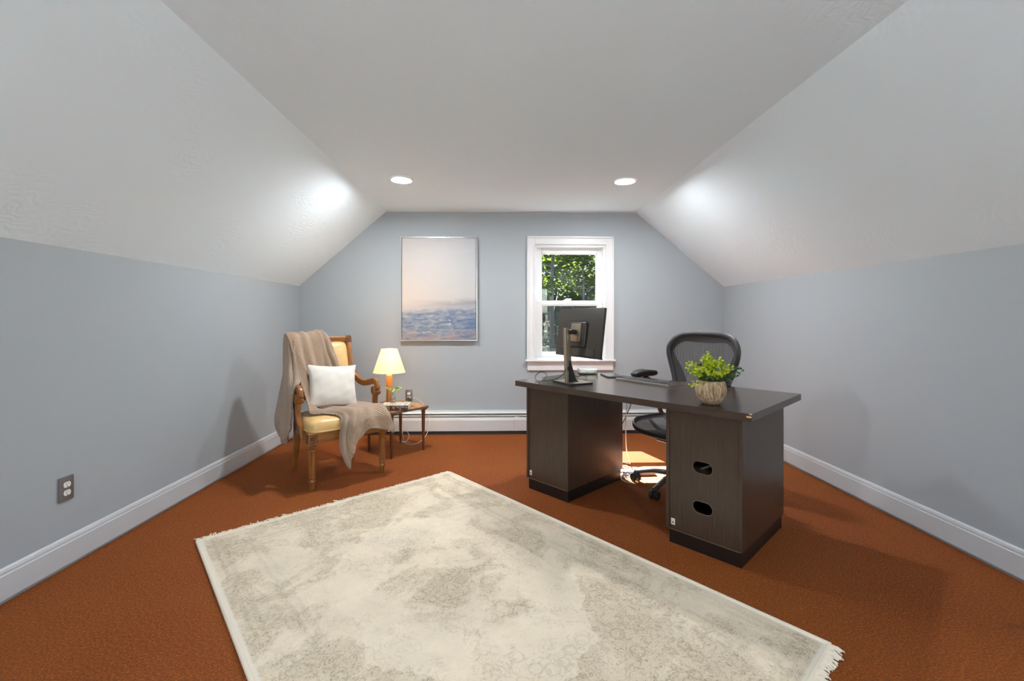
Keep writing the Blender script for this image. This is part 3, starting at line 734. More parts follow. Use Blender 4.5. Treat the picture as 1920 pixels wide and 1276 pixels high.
# ---------------------------------------------------------------- task chair
def task_chair():
    org = Vector((1.245, 3.145, 0)); f = Vector((-.86, -.51, 0)).normalized()
    rz = math.atan2(f.y, f.x)+PI/2           # local -y = facing direction
    r = thing('office_chair', 'black mesh ergonomic office chair behind the desk', 'chair', org, rz)
    # ---- backrest, local x lateral, +y back
    half = [(0, 1.088), (.10, 1.086), (.18, 1.075), (.235, 1.045), (.268, .995), (.272, .945), (.258, .885), (.235, .815), (.212, .745), (.196, .68), (.180, .62), (.150, .580), (.08, .562), (0, .558)]
    half = [(x*1.06, z) for x, z in half]
    out = [(x, z) for x, z in half]+[(-x, z) for x, z in half[-2:0:-1]]
    def yb(x, z): return .235+(z-.56)*.20+.03*math.sin((z-.5)*5)-.75*x*x
    loop = smooth_pts([(x, yb(x, z), z) for x, z in out], 4, True)
    cz = .82
    bk = obj('backrest_frame', tube(loop, [(.012, .020)]*len(loop), 10, closed=True, up=(0, 1, 0)), 'chair_plastic', r)
    n = len(loop)
    # solid dark margin inside the frame, wider at the lower sides and top
    inner = []
    for p in loop:
        dz = p.z-cz; kx = .87 if p.z > .98 else .87-.27*min(1, (.98-p.z)/.26); kz = .82 if dz > 0 else .9
        zz = cz+dz*kz; 
        if dz > 0: zz -= .018*(1-min(1, abs(p.x)/.2)**2)
        xx = p.x*kx; inner.append(Vector((xx, yb(xx, zz), zz)))
    bm = bmesh.new(); A = [bm.verts.new(p) for p in loop]; B = [bm.verts.new(p) for p in inner]
    for k in range(n): bm.faces.new((A[k], A[(k+1) % n], B[(k+1) % n], B[k]))
    obj('mesh_border', bm, 'mesh_solid', bk)
    bm = bmesh.new(); uvl = bm.loops.layers.uv.verify(); cen = Vector((0, yb(0, cz), cz)); R = 8
    rr = [[bm.verts.new(Vector((p.x*t, yb(p.x*t, cz+(p.z-cz)*t), cz+(p.z-cz)*t))) for p in inner] for t in [(q+1)/R for q in range(R)]]
    c0 = bm.verts.new(cen)
    for k in range(n): bm.faces.new((c0, rr[0][k], rr[0][(k+1) % n]))
    for a, b in zip(rr, rr[1:]):
        for k in range(n): bm.faces.new((a[k], b[k], b[(k+1) % n], a[(k+1) % n]))
    for fc in bm.faces:
        for lp in fc.loops: lp[uvl].uv = (lp.vert.co.x, lp.vert.co.z)
    obj('backrest_mesh', bm, 'mesh_back', bk)
    obj('back_spine', tube(smooth_pts([(0, .10, .40), (0, .22, .42), (0, .285, .55), (0, .30, .75)], 5), .02, 8), 'chair_plastic', r)
    obj('lumbar_pad', tube(smooth_pts([(-.19, .25, .70), (-.1, .275, .70), (0, .285, .70), (.1, .275, .70), (.19, .25, .70)], 4), (.012, .045), 8, up=(0, 1, 0)) if False else
        tube(smooth_pts([(-.19, .245, .66), (-.1, .275, .66), (0, .285, .66), (.1, .275, .66), (.19, .245, .66)], 4), .014, 8), 'chair_plastic', bk)
    # ---- seat
    so = []
    for k in range(40):
        a = 2*PI*k/40; c, s = math.cos(a), math.sin(a); e = .62
        x = .262*math.copysign(abs(c)**e, c); y = -.01+.235*math.copysign(abs(s)**e, s)
        z = .452-(.035*max(0, (-y-.10)/.14)**2 if y < -.10 else 0)-.25*(x*0)+.12*x*x
        so.append(Vector((x, y, z)))
    st = obj('seat_frame', tube(so, [(.018, .013)]*40, 10, closed=True, up=(0, 0, 1)), 'chair_plastic', r)
    bm = bmesh.new(); uvl = bm.loops.layers.uv.verify(); c0 = bm.verts.new((0, 0, .432)); R = 6
    rr = [[bm.verts.new((p.x*t, p.y*t, .432+(p.z+.010-.432)*t*t)) for p in so] for t in [(q+1)/R for q in range(R)]]
    for k in range(40): bm.faces.new((c0, rr[0][k], rr[0][(k+1) % 40]))
    for a, b in zip(rr, rr[1:]):
        for k in range(40): bm.faces.new((a[k], b[k], b[(k+1) % 40], a[(k+1) % 40]))
    for fc in bm.faces:
        for lp in fc.loops: lp[uvl].uv = (lp.vert.co.x, lp.vert.co.y)
    obj('seat_mesh', bm, 'mesh_seat', st)
    mech = bbx(-.11, .11, -.10, .15, .33, .40, .02, 3)
    mo = obj('tilt_mechanism', mech, 'chair_plastic', r)
    for s in (-1, 1):
        obj('seat_support', tube(smooth_pts([(s*.08, .02, .37), (s*.18, .02, .385), (s*.255, .02, .44)], 4), .014, 8), 'chair_metal', r)
        kb = lathe([(.010, 0), (.012, .03), (.019, .035), (.021, .05), (.021, .085), (.016, .092)], 16, mtx=Matrix.Rotation(s*PI/2, 3, 'Y'))
        obj('tilt_knob', kb, 'chair_metal', mo, loc=(s*.11, -.06, .362))
        lv = tube(smooth_pts([(s*.11, -.09, .37), (s*.20, -.11, .382), (s*.255, -.12, .386)], 4), [(.006, .006)]*4+[(.007, .013)]*5, 8)
        obj('lever', lv, 'chair_plastic', mo)
        # armrest
        sh = smooth_pts([(s*.24, .20, .43), (s*.30, .20, .47), (s*.315, .17, .58), (s*.315, .10, .72), (s*.312, .03, .755)], 5)
        am = obj('armrest', tube(sh, (.018, .013) and [(.020, .013)]*len(sh), 10, up=(1, 0, 0)), 'chair_plastic', r)
        pad = bmesh.new()
        def pf(u, v, s=s):
            a = 2*PI*u; th = PI*(v-.5); e = .6
            cx_, sx_ = math.cos(a), math.sin(a)
            x = .048*math.copysign(abs(cx_)**.7, cx_); y = .132*math.copysign(abs(sx_)**.75, sx_)
            k = math.cos(th)**.45 if abs(v-.5) < .4999 else 0
            bend = .025*s*(-(y/.132)**2)*-1
            return (s*.315+x*k-bend*.5, .015+y*k, .785+.024*math.copysign(abs(math.sin(th))**.8, math.sin(th))+.006*math.cos(y*14))
        grid(pf, 28, 13, pad, True); bmesh.ops.remove_doubles(pad, verts=pad.verts[:], dist=1e-5)
        obj('arm_pad', pad, 'arm_pad', am)
    # ---- column and five star base
    obj('gas_column', lathe([(.032, .075), (.032, .19), (.026, .20), (.026, .22), (.016, .22), (.016, .34)], 20), 'chair_metal', r)
    hub = lathe([(.040, .07), (.046, .08), (.046, .115), (.036, .13)], 24); bo = obj('base_hub', hub, 'base_metal', r)
    for k in range(5):
        a = math.radians(148+72*k)-rz; dv = Vector((math.cos(a), math.sin(a), 0))
        pts = [dv*.035+Vector((0, 0, .105)), dv*.15+Vector((0, 0, .10)), dv*.245+Vector((0, 0, .078)), dv*.30+Vector((0, 0, .068))]
        lg = obj('base_leg', tube(smooth_pts(pts, 4), [(.019-.0006*q, .026-.0008*q) for q in range(13)], 10, up=(0, 0, 1)), 'base_metal', r)
        cp = dv*.29; a2 = a+.9+k*.7; ax = Matrix.Rotation(a2, 3, 'Z')
        cb = bmesh.new()
        for sx in (-.020, .020):
            lathe([(.010, -.011), (.026, -.011), (.030, -.006), (.030, .006), (.026, .011), (.010, .011)], 20, cb, at=cp+Vector((0, 0, .0305))+ax @ Vector((sx, 0, 0)), mtx=ax @ Matrix.Rotation(PI/2, 3, 'Y'))
        box_into(cb, cp.x, cp.y, .045, .014, .045, .035, ax, .005); lathe([(.006, .04), (.006, .072)], 10, cb, at=cp)
        obj('caster', cb, 'chair_plastic', lg)
task_chair()

# ---------------------------------------------------------------- cables and power strip under the desk
def power_strip():
    p = dw(.60, .64, 0); r = thing('power_strip', 'grey power strip on the carpet below the desk', 'power strip', (1.06, 3.43, 0), .05)
    obj('housing', bbx(-.13, .13, -.026, .026, .002, .038, .006, 2), 'grey_cord', r)
    for k in range(5): obj('socket', bbx(-.105+k*.045-.012, -.105+k*.045+.012, -.014, .014, .0378, .0388), 'port', r, False)
    obj('switch', bbx(.105, .122, -.010, .010, .0378, .042, .001), 'slot', r, False)
power_strip()
cord('hanging_cable', [(.993, 3.47, .70), (.992, 3.49, .60), (.985, 3.50, .42), (.985, 3.51, .28), (1.00, 3.54, .16), (1.04, 3.60, .05), (1.06, 3.66, .012), (1.02, 3.72, .006)], .0042, 'white_cord', 'white cable hanging from desk down to the carpet')
cord('black_cable', [(1.00, 3.50, .70), (1.02, 3.54, .60), (1.05, 3.58, .53), (1.00, 3.56, .42), (.93, 3.52, .30), (.90, 3.48, .12), (.95, 3.46, .02), (1.02, 3.42, .045)], .0036, 'black_cord', 'black cable hanging from desk beside the white one')
rc = random.Random(4)
def tangle(seed, n, c, sp, m, label):
    q = random.Random(seed); pts = []
    for k in range(n):
        a = k*1.3+q.uniform(-.4, .4); pts.append((c[0]+sp*math.cos(a)*q.uniform(.5, 1.1), c[1]+sp*1.2*math.sin(a)*q.uniform(.5, 1.1), .006+q.uniform(0, .05)))
    return cord('tangled_cable', pts, .0030, m, label, 6)
tangle(1, 12, (.97, 3.42), .085, 'grey_cord', 'coiled grey cable in the tangle below the desk')
tangle(2, 9, (.98, 3.40), .10, 'black_cord', 'coiled black cable in the tangle below the desk')
cord('floor_cable', [(.93, 3.40, .02), (.90, 3.33, .006), (.93, 3.27, .005), (.98, 3.23, .005)], .003, 'white_cord', 'short white cable end on the carpet by the pedestal')
cord('floor_cable', [(.95, 3.42, .02), (1.02, 3.36, .006), (1.12, 3.33, .005), (1.20, 3.36, .005), (1.27, 3.40, .005)], .003, 'grey_cord', 'thin cable running along the sunlit carpet below the chair')

# ---------------------------------------------------------------- armchair
AO = Vector((-1.127, 3.357, 0)); ARZ = math.atan2(.66, .75)
def armchair():
    r = thing('armchair', 'carved fruitwood armchair with cream leather seat and back', 'chair', AO, ARZ)
    FX = .265
    # turned and fluted front legs
    prof = [(.012, 0), (.016, .004), (.0175, .03), (.0165, .045), (.021, .052), (.0245, .060), (.021, .069), (.018, .076), (.0225, .083), (.0235, .090), (.020, .098),
            (.0215, .105), (.0245, .20), (.0275, .268), (.0285, .276), (.022, .284), (.0245, .292), (.030, .298), (.030, .306), (.024, .312), (.024, .322)]
    fl = lambda i, a, z: 1-.13*max(0, math.cos(8*a))**.6*(1 if .108 < z < .27 else 0)
    # densify the fluted section
    P = []
    for (a, b) in zip(prof, prof[1:]):
        P.append(a)
        if b[1]-a[1] > .03:
            for k in range(1, 5): P.append((a[0]+(b[0]-a[0])*k/5, a[1]+(b[1]-a[1])*k/5))
    P.append(prof[-1])
    for s in (-1, 1):
        lg = obj('leg', lathe(P, 48, mod=fl, at=(s*FX, .0, 0)), 'fruitwood', r)
        obj('carved_block', bbx(s*FX-.033, s*FX+.033, -.033, .033, .320, .402, .002), 'fruitwood', lg, False)
        obj('carved_panel', bbx(s*FX-.024, s*FX+.024, -.0365, -.0325, .330, .392, .002), 'carved', lg, False)
        obj('carved_panel', bbx(s*(FX+.0325)-.003, s*(FX+.0325)+.003, -.024, .024, .330, .392, .002), 'carved', lg, False)
        # rear leg, gently raked
        pts = smooth_pts([(s*.232, .510, 0), (s*.228, .475, .14), (s*.226, .455, .28), (s*.226, .450, .40)], 4)
        obj('leg', tube(pts, [(.017+.0006*k, .017+.0006*k) for k in range(len(pts))], up=(0, 1, 0), sec=rsec(1, 1, .12)), 'fruitwood', r)
    # seat rails
    obj('seat_rail', bbx(-FX+.033, FX-.033, -.024, .014, .328, .398, .003), 'fruitwood_x', r, False)
    obj('seat_rail', bbx(-.215, .215, .43, .465, .328, .398, .003), 'fruitwood_x', r, False)
    for s in (-1, 1):
        obj('seat_rail', tube([(s*FX, .03, .363), (s*.230, .44, .363)], 1, sec=rsec(.035, .015, .1), up=(0, 0, 1)), 'fruitwood', r)
    # seat cushion: rounded trapezoid, crowned
    def seat(u, v):
        a = 2*PI*u; c, s_ = math.cos(a), math.sin(a); e = .30
        X = math.copysign(abs(c)**e, c); Y = math.copysign(abs(s_)**e, s_)
        y = .205+.242*Y; w = .300-.062*(y+.037)/.484
        levels = [(.0, .398), (.97, .398), (1.0, .404), (1.005, .42), (1.0, .445), (.975, .465), (.93, .478), (.8, .488), (.6, .496), (.3, .502), (.0, .504)]
        k, z = levels[round(v*10)]
        return (X*w*k, .205+(y-.205)*k, z)
    bm = grid(seat, 72, 11, None, True); bmesh.ops.remove_doubles(bm, verts=bm.verts[:], dist=1e-5)
    ss = obj('seat_cushion', bm, 'leather', r, angle=60)
    wl = [Vector(seat(k/72, .2))+Vector((0, 0, .002)) for k in range(72)]
    obj('welting', tube(wl, .0045, 6, closed=True), 'welt', ss)
    # back
    def yc(z): return .445+.16*max(0, z-.40)+.10*max(0, z-.40)**2
    for s in (-1, 1):
        pts = [(s*(.226+.012*(z-.4)), yc(z), z) for z in [.395+.66*k/12 for k in range(13)]]
        sp = obj('back_stile', tube(pts, 1, sec=rsec(.019, .0225, .2), up=(0, 1, 0)), 'fruitwood', r)
        zz = 1.025; obj('corner_block', box(s*.2335, yc(zz), zz, .050, .044, .056, Euler((-.28, 0, 0)).to_matrix(), .003), 'carved', sp, False)
    def rail(zc, hh, nm):
        pts = [(x, yc(zc)+.006*(1-(x/.22)**2), zc) for x in [-.215+.43*k/10 for k in range(11)]]
        return obj(nm, tube(pts, 1, sec=rsec(hh, .018, .3), up=(0, .0, 1)), 'fruitwood_x', r)
    rail(1.027, .026, 'top_rail'); rail(.575, .022, 'lower_rail')
    def bc(u, v):
        a = 2*PI*u; c, s_ = math.cos(a), math.sin(a); e = .18
        X = math.copysign(abs(c)**e, c); Z = math.copysign(abs(s_)**e, s_)
        lv = [(.0, .016), (.9, .016), (1, .008), (1.005, -.006), (.985, -.018), (.93, -.028), (.8, -.036), (.5, -.045), (.0, -.049)]
        k, d = lv[round(v*8)]; z = .80+.207*Z*k
        return (.206*X*k, yc(z)+d, z)
    bm = grid(bc, 72, 9, None, True); bmesh.ops.remove_doubles(bm, verts=bm.verts[:], dist=1e-5)
    b = obj('back_cushion', bm, 'leather', r, angle=60)
    obj('welting', tube([bc(k/72, .5) for k in range(72)], .0048, 6, closed=True), 'welt', b)
    # arms with scrolled ends
    for s in (-1, 1):
        path = [(s*.238, .490, .765), (s*.246, .45, .718), (s*.258, .40, .684), (s*.272, .34, .669), (s*.284, .28, .677), (s*.292, .225, .692), (s*.296, .18, .690), (s*.297, .152, .670), (s*.297, .140, .638)]
        pts = smooth_pts(path, 4)
        am = obj('arm', tube(pts, [(.017, .025)]*len(pts), up=(s*1.0, 0, .0), sec=[(y, x) for x, y in rsec(1, 1, .22)]), 'fruitwood', r)
        # spiral volute at the end
        sp = []
        for k in range(36):
            t = k/35; a = math.radians(-10-t*520); rad = .040*(1-t*.80)
            sp.append((s*.297, .180-rad*math.cos(a), .624+rad*math.sin(a)))
        rr = [(.026, .010*(1-.5*k/35)) for k in range(36)]
        obj('scroll', tube(sp, rr, up=(1, 0, 0), sec=rsec(1, 1, .2)), 'fruitwood', am)
        obj('scroll_core', lathe([(.030, -.023), (.032, -.018), (.032, .018), (.030, .023)], 24, at=(s*.297, .180, .624), mtx=Matrix.Rotation(PI/2, 3, 'Y')), 'fruitwood', am)
        # curved support from the scroll down to the seat rail
        sup = smooth_pts([(s*.297, .182, .602), (s*.298, .192, .56), (s*.299, .195, .51), (s*.297, .172, .45), (s*.291, .135, .395), (s*.285, .112, .335)], 5)
        obj('arm_support', tube(sup, [(.019, .017)]*len(sup), up=(1, 0, 0), sec=rsec(1, 1, .2)), 'fruitwood', r)
armchair()
def aw(p):
    c, s = math.cos(ARZ), math.sin(ARZ); x, y, z = p
    return Vector((AO.x+c*x-s*y, AO.y+s*x+c*y, z))

def blanket():
    def yc(z): return .445+.16*max(0, z-.40)+.10*max(0, z-.40)**2
    # sheet A: over the back, down the front, along the seat and over the front edge (chair coordinates)
    A = [
     [(-.235, .660, .72), (-.18, .665, .70), (-.12, .655, .70), (-.06, .650, .72), (-.02, .645, .74), (.0, .640, .76), (.02, .635, .78)],
     [(-.272, .635, .95), (-.19, .645, .95), (-.13, .635, .95), (-.07, .635, .95), (-.03, .635, .95), (.0, .630, .96), (.02, .625, .96)],
     [(-.278, .585, 1.080), (-.20, .600, 1.082), (-.14, .595, 1.084), (-.08, .590, 1.090), (-.035, .590, 1.098), (-.005, .590, 1.092), (.018, .580, 1.080)],
     [(-.278, .510, 1.055), (-.20, .500, 1.060), (-.14, .500, 1.062), (-.07, .500, 1.066), (-.02, .500, 1.070), (.015, .505, 1.062), (.04, .510, 1.045)],
     [(-.262, .440, .93), (-.20, .445, .93), (-.13, .450, .93), (-.055, .445, .93), (-.005, .450, .93), (.04, .452, .93), (.068, .462, .93)],
     [(-.250, .370, .80), (-.19, .385, .79), (-.12, .400, .79), (-.04, .400, .79), (.02, .405, .79), (.07, .410, .79), (.10, .420, .79)],
     [(-.235, .27, .66), (-.18, .31, .64), (-.11, .355, .63), (-.03, .365, .63), (.04, .375, .63), (.10, .375, .64), (.14, .390, .65)],
     [(-.225, .185, .545), (-.17, .23, .53), (-.09, .285, .53), (.0, .315, .53), (.08, .325, .53), (.15, .33, .53), (.20, .345, .53)],
     [(-.220, .130, .510), (-.15, .135, .512), (-.06, .16, .517), (.04, .19, .52), (.13, .21, .522), (.21, .22, .520), (.262, .23, .51)],
     [(-.150, .075, .508), (-.09, .055, .510), (-.02, .06, .516), (.07, .07, .520), (.16, .085, .522), (.25, .10, .516), (.318, .13, .490)],
     [(-.085, .000, .500), (-.045, -.015, .500), (.01, -.020, .508), (.08, -.020, .514), (.17, -.015, .516), (.27, .0, .508), (.335, .035, .455)],
     [(-.080, -.055, .455), (-.055, -.062, .450), (-.005, -.064, .452), (.06, -.062, .458), (.15, -.060, .465), (.265, -.050, .470), (.345, .0, .405)],
     [(-.095, -.062, .380), (-.070, -.072, .350), (-.015, -.074, .370), (.05, -.070, .400), (.14, -.066, .425), (.26, -.060, .420), (.350, -.01, .365)],
     [(-.098, -.064, .305), (-.060, -.080, .235), (-.022, -.080, .290), (.045, -.074, .345), (.135, -.070, .392), (.262, -.066, .362), (.352, -.02, .320)],
     [(-.085, -.064, .245), (-.028, -.082, .115), (-.005, -.078, .215), (.050, -.074, .318), (.135, -.071, .378), (.262, -.068, .345), (.355, -.02, .300)],
    ]
    # sheet B: outside the left arm, over its rear end, hanging to a low corner
    B = [
     [(-.235, .470, 1.04), (-.262, .53, 1.072), (-.272, .595, 1.072), (-.258, .655, 1.01)],
     [(-.250, .430, .93), (-.276, .48, .96), (-.284, .57, .96), (-.270, .645, .90)],
     [(-.255, .360, .830), (-.285, .41, .85), (-.295, .53, .84), (-.277, .630, .78)],
     [(-.258, .275, .745), (-.305, .32, .765), (-.318, .47, .73), (-.298, .615, .67)],
     [(-.285, .215, .730), (-.325, .26, .705), (-.335, .43, .63), (-.318, .600, .57)],
     [(-.324, .205, .690), (-.338, .24, .620), (-.347, .40, .52), (-.335, .585, .47)],
     [(-.332, .215, .600), (-.342, .24, .520), (-.354, .37, .40), (-.348, .570, .405)],
     [(-.332, .225, .525), (-.343, .235, .430), (-.358, .355, .305), (-.354, .555, .370)],
     [(-.332, .230, .480), (-.343, .240, .395), (-.360, .350, .268), (-.356, .545, .352)],
    ]
    bm = bmesh.new()
    def sheet(G, w_total, l_total, folds, sub=7, rot=0):
        rows = [smooth_pts(row, sub) for row in G]; m = len(rows[0])
        cols = [smooth_pts([rows[i][j] for i in range(len(rows))], sub) for j in range(m)]
        nr = len(cols[0]); V = []
        for j in range(m):
            line = []
            for i in range(nr):
                p = cols[j][i]
                du = cols[min(m-1, j+1)][i]-cols[max(0, j-1)][i]; dv = cols[j][min(nr-1, i+1)]-cols[j][max(0, i-1)]
                nrm = du.cross(dv); nrm = nrm.normalized() if nrm.length > 1e-9 else Vector((0, 0, 1))
                line.append(bm.verts.new(p+nrm*folds(j/(m-1), i/(nr-1))))
            V.append(line)
        uvl = bm.loops.layers.uv.verify()
        for j in range(m-1):
            for i in range(nr-1):
                f = bm.faces.new((V[j][i], V[j+1][i], V[j+1][i+1], V[j][i+1]))
                for lp, (a, b) in zip(f.loops, ((j, i), (j+1, i), (j+1, i+1), (j, i+1))):
                    U, Vv = a/(m-1)*w_total, b/(nr-1)*l_total
                    lp[uvl].uv = (U*math.cos(rot)-Vv*math.sin(rot), U*math.sin(rot)+Vv*math.cos(rot))
    def ridge(u, c, w): return math.exp(-((u-c)/w)**2)
    def fa(u, v):
        k = min(1, .35+abs(v-.15)*4)
        back = max(0, 1-abs(v-.33)/.30); seat = max(0, 1-abs(v-.80)/.30)
        f = back*(.020*ridge(u, .10+.10*v, .045)+.022*ridge(u, .26+.16*v, .05)-.012*ridge(u, .36+.16*v, .04)+.024*ridge(u, .60+.10*v, .045)-.010*ridge(u, .68+.10*v, .03)+.020*ridge(u, .78+.08*v, .04)+.012*ridge(u, .93, .05))
        f += seat*(.020*ridge(u, .16-.1*(v-.7), .05)-.014*ridge(u, .27-.1*(v-.7), .045)+.022*ridge(u, .36-.05*(v-.7), .05)+.018*ridge(u, .60+.25*(v-.7), .05)-.010*ridge(u, .70+.25*(v-.7), .04)+.024*ridge(u, .80+.2*(v-.7), .05))
        f += .004*math.sin(u*31+v*13)*math.sin(v*21+u*5)
        return -k*f*1.5
    def fb(u, v):
        return -(.016*ridge(u, .22+.15*v, .07)+.018*ridge(u, .52+.1*v, .08)+.014*ridge(u, .82, .07)+.004*math.sin(u*17-v*9))*(.3+.7*min(1, v*2))*1.3
    sheet(A, .55, 1.9, fa, 7, .30); sheet(B, .45, .95, fb, 8, .55)
    o = obj('throw_blanket', bm, 'knit', loc=AO, rot=(0, 0, ARZ), angle=180)
    md = o.modifiers.new('thickness', 'SOLIDIFY'); md.thickness = .009; md.offset = 0
    tag(o, 'taupe ribbed knit throw draped over the armchair back and seat', 'blanket')
blanket()

def pillow():
    w, h, t = .190, .172, .068
    def pf(side):
        def f(u, v):
            x, y = 2*u-1, 2*v-1
            pin = 1-.10*(1-abs(y)**2)*abs(x)**3*1.0; piny = 1-.09*(1-abs(x)**2)*abs(y)**3
            k = max(0, (1-abs(x)**2.6))**.55*max(0, (1-abs(y)**2.6))**.55
            wr = (.0045*math.sin(7*x+5*y)*math.sin(4*y-3*x)+.004*math.sin(11*x-6*y+1)*math.sin(3*x+9*y))*(1-k*.6)*min(1, k*4)
            return (x*w*pin, side*(t*k)+wr, y*h*piny)
        return f
    bm = grid(pf(-1), 33, 33); grid(pf(1), 33, 33, bm); bmesh.ops.remove_doubles(bm, verts=bm.verts[:], dist=1e-4)
    p = aw((-.012, .280, .676))
    o = obj('throw_pillow', bm, 'pillow', loc=p, rot=(math.radians(-20), math.radians(4), ARZ-math.radians(5)), angle=180)
    tag(o, 'plain white throw pillow leaning on the armchair back', 'pillow')
pillow()

# ---------------------------------------------------------------- side table and what stands on it
TZ = .405; TC = Vector((-.955, 4.12, 0)); TRZ = math.atan2(.66, -.75)+PI   # local y = -e1 edge direction
def side_table():
    r = thing('side_table', 'small square wooden side table with four tapered legs beside the armchair', 'table', TC, math.atan2(-.75, -.66)+PI)
    hs = .215; c = .018
    poly = [(-hs+c, -hs), (hs-c, -hs), (hs, -hs+c), (hs, hs-c), (hs-c, hs), (-hs+c, hs), (-hs, hs-c), (-hs, -hs+c)]
    tp = obj('table_top', prism(poly, TZ-.018, TZ), 'table_edge', r, False)
    n = 6
    for k in range(n):
        a = -hs+.004+k*(2*hs-.008)/n; b = a+(2*hs-.008)/n-.0008
        y1 = hs-.004-(c if k in (0, n-1) else 0)
        obj('plank', bbx(a, b, -y1, y1, TZ-.001, TZ+.0012, .0003), 'table_top', tp, False)
    for sx in (-1, 1):
        for sy in (-1, 1):
            lg = obj('leg', lathe([(.0085, 0), (.010, .004), (.014, .20), (.0175, TZ-.034)], 16, at=(sx*.1725, sy*.1725, 0)), 'walnut', r)
            obj('leg_block', bbx(sx*.1725-.026, sx*.1725+.026, sy*.1725-.026, sy*.1725+.026, TZ-.034, TZ-.0185, .004), 'walnut', lg, False)
side_table()
TZ2 = TZ+.0012
LP = Vector((-1.052, 4.255, TZ2))
def table_lamp():
    r = thing('table_lamp', 'lit table lamp with a cream cone shade and wooden column', 'lamp', LP)
    obj('base', lathe([(.088, 0), (.088, .008), (.080, .013), (.032, .015), (.030, .018)], 36), 'table_edge', r)
    obj('column', lathe([(.0285, .016), (.0285, .262), (.027, .266), (.0001, .266)], 28), 'lamp_wood', r)
    obj('neck', lathe([(.022, .265), (.024, .270), (.024, .276), (.012, .280), (.010, .300), (.014, .304), (.014, .330)], 20), 'shade_trim', r)
    b = obj('bulb', lathe([(.012, .325), (.014, .335), (.026, .365), (.029, .385), (.024, .405), (.010, .415), (.0001, .416)], 16), 'bulb', r)
    z0, z1 = .290, .512
    sh = obj('lamp_shade', lathe([(.148, z0), (.0735, z1), (.0722, z1), (.1465, z0)], 56, caps=False), 'shade', r)
    for rr, z in ((.1478, z0+.003), (.0740, z1-.003)):
        obj('shade_trim', tube([(rr*math.cos(a), rr*math.sin(a), z) for a in [2*PI*k/56 for k in range(56)]], .0028, 6, closed=True), 'shade_trim', sh)
    hp = bmesh.new()
    for a in (0, 2*PI/3, 4*PI/3): tube([(0, 0, z1-.008), (.0735*math.cos(a), .0735*math.sin(a), z1-.003)], .0013, 5, hp)
    tube(smooth_pts([(-.012, 0, .330), (-.045, 0, .38), (-.040, 0, .45), (0, 0, z1-.008), (.040, 0, .45), (.045, 0, .38), (.012, 0, .330)], 5), .0014, 5, hp)
    obj('harp', hp, 'brass', sh)
    obj('finial', lathe([(.003, z1-.010), (.003, z1), (.006, z1+.004), (.004, z1+.010), (.0001, z1+.013)], 12), 'brass', sh)
    ld = bpy.data.lights.new('bulb_light', 'POINT'); ld.energy = 5; ld.color = (1, .70, .38); ld.shadow_soft_size = .03
    lo = bpy.data.objects.new('bulb_light', ld); C.objects.link(lo); lo.parent = r; lo.location = (0, 0, .445)
    return r
lamp = table_lamp()
def lamp_cord(pts):
    obj('power_cord', tube(smooth_pts([Vector(p)-LP for p in pts], 8), .0022, 6), 'ivory_cord', lamp)
lamp_cord([(-1.05, 4.335, TZ2+.008), (-1.045, 4.40, TZ2+.004), (-1.02, 4.46, .36), (-.99, 4.50, .18), (-.955, 4.40, .06), (-.93, 4.36, .008), (-.87, 4.30, .006), (-.80, 4.33, .008), (-.74, 4.42, .05), (-.715, 4.50, .14), (-.74, 4.58, .24), (-.80, 4.64, .33), (-.88, 4.685, .375), (-.945, 4.70, .384)])
lamp_cord([(-1.02, 4.42, .01), (-.93, 4.36, .012), (-.90, 4.42, .05), (-.95, 4.50, .09), (-1.0, 4.46, .05), (-.96, 4.38, .016), (-.88, 4.36, .010)])
obj('plug', prism([(.011*math.cos(a), .012*math.sin(a)) for a in [2*PI*k/16 for k in range(16)]], -.022, 0, None, 'y'), 'brass', lamp, True, loc=Vector((-.961, YB-.012, .3835))-LP)

BC = Vector((-.930, 3.995, TZ2)); BRZ = .03
def book():
    r = thing('book', 'thick dark spined book lying on the side table', 'book', BC, BRZ)
    w, d, t = .242, .165, .044
    obj('page_block', bbx(-w/2+.004, w/2-.004, -d/2+.003, d/2-.004, .003, t-.003), 'pages', r, False)
    cv = obj('cover', bbx(-w/2, w/2, -d/2, d/2, t-.003, t, .001), 'book_cover', r, False)
    obj('back_cover', bbx(-w/2, w/2, -d/2, d/2, 0, .003, .001), 'book_spine', r, False)
    sp = obj('spine', bbx(-w/2, w/2, -d/2-.003, -d/2+.003, 0, t, .002, 2), 'book_spine', r)
    rt = (PI/2, 0, 0); y = -d/2-.0031
    text_mesh('spine_lettering', 'DENNIS', .018, 'print_white', sp, (-.068, y, t*.70), rt)
    text_mesh('spine_lettering', 'LEHANE', .018, 'print_white', sp, (-.068, y, t*.30), rt)
    text_mesh('spine_lettering', 'THE GIVEN', .0145, 'print_white', sp, (.055, y, t*.68), rt)
    text_mesh('spine_lettering', 'Day', .0125, 'print_white', sp, (.055, y, t*.32), rt)
    obj('spine_mark', lathe([(.004, 0), (.004, .0006)], 14, mtx=Matrix.Rotation(PI/2, 3, 'X'), at=(.108, y+.0003, t*.62)), 'print_white', sp)
    for k in range(4): obj('spine_bar', bbx(-.012+k*.006, -.009+k*.006, y-.0003, y+.0004, t*(.22 if k % 2 else .40), t*.82), 'print_gold' if k % 2 else 'print_white', sp, False)
book()
VC = Vector((-.968, 4.035, TZ2+.044))
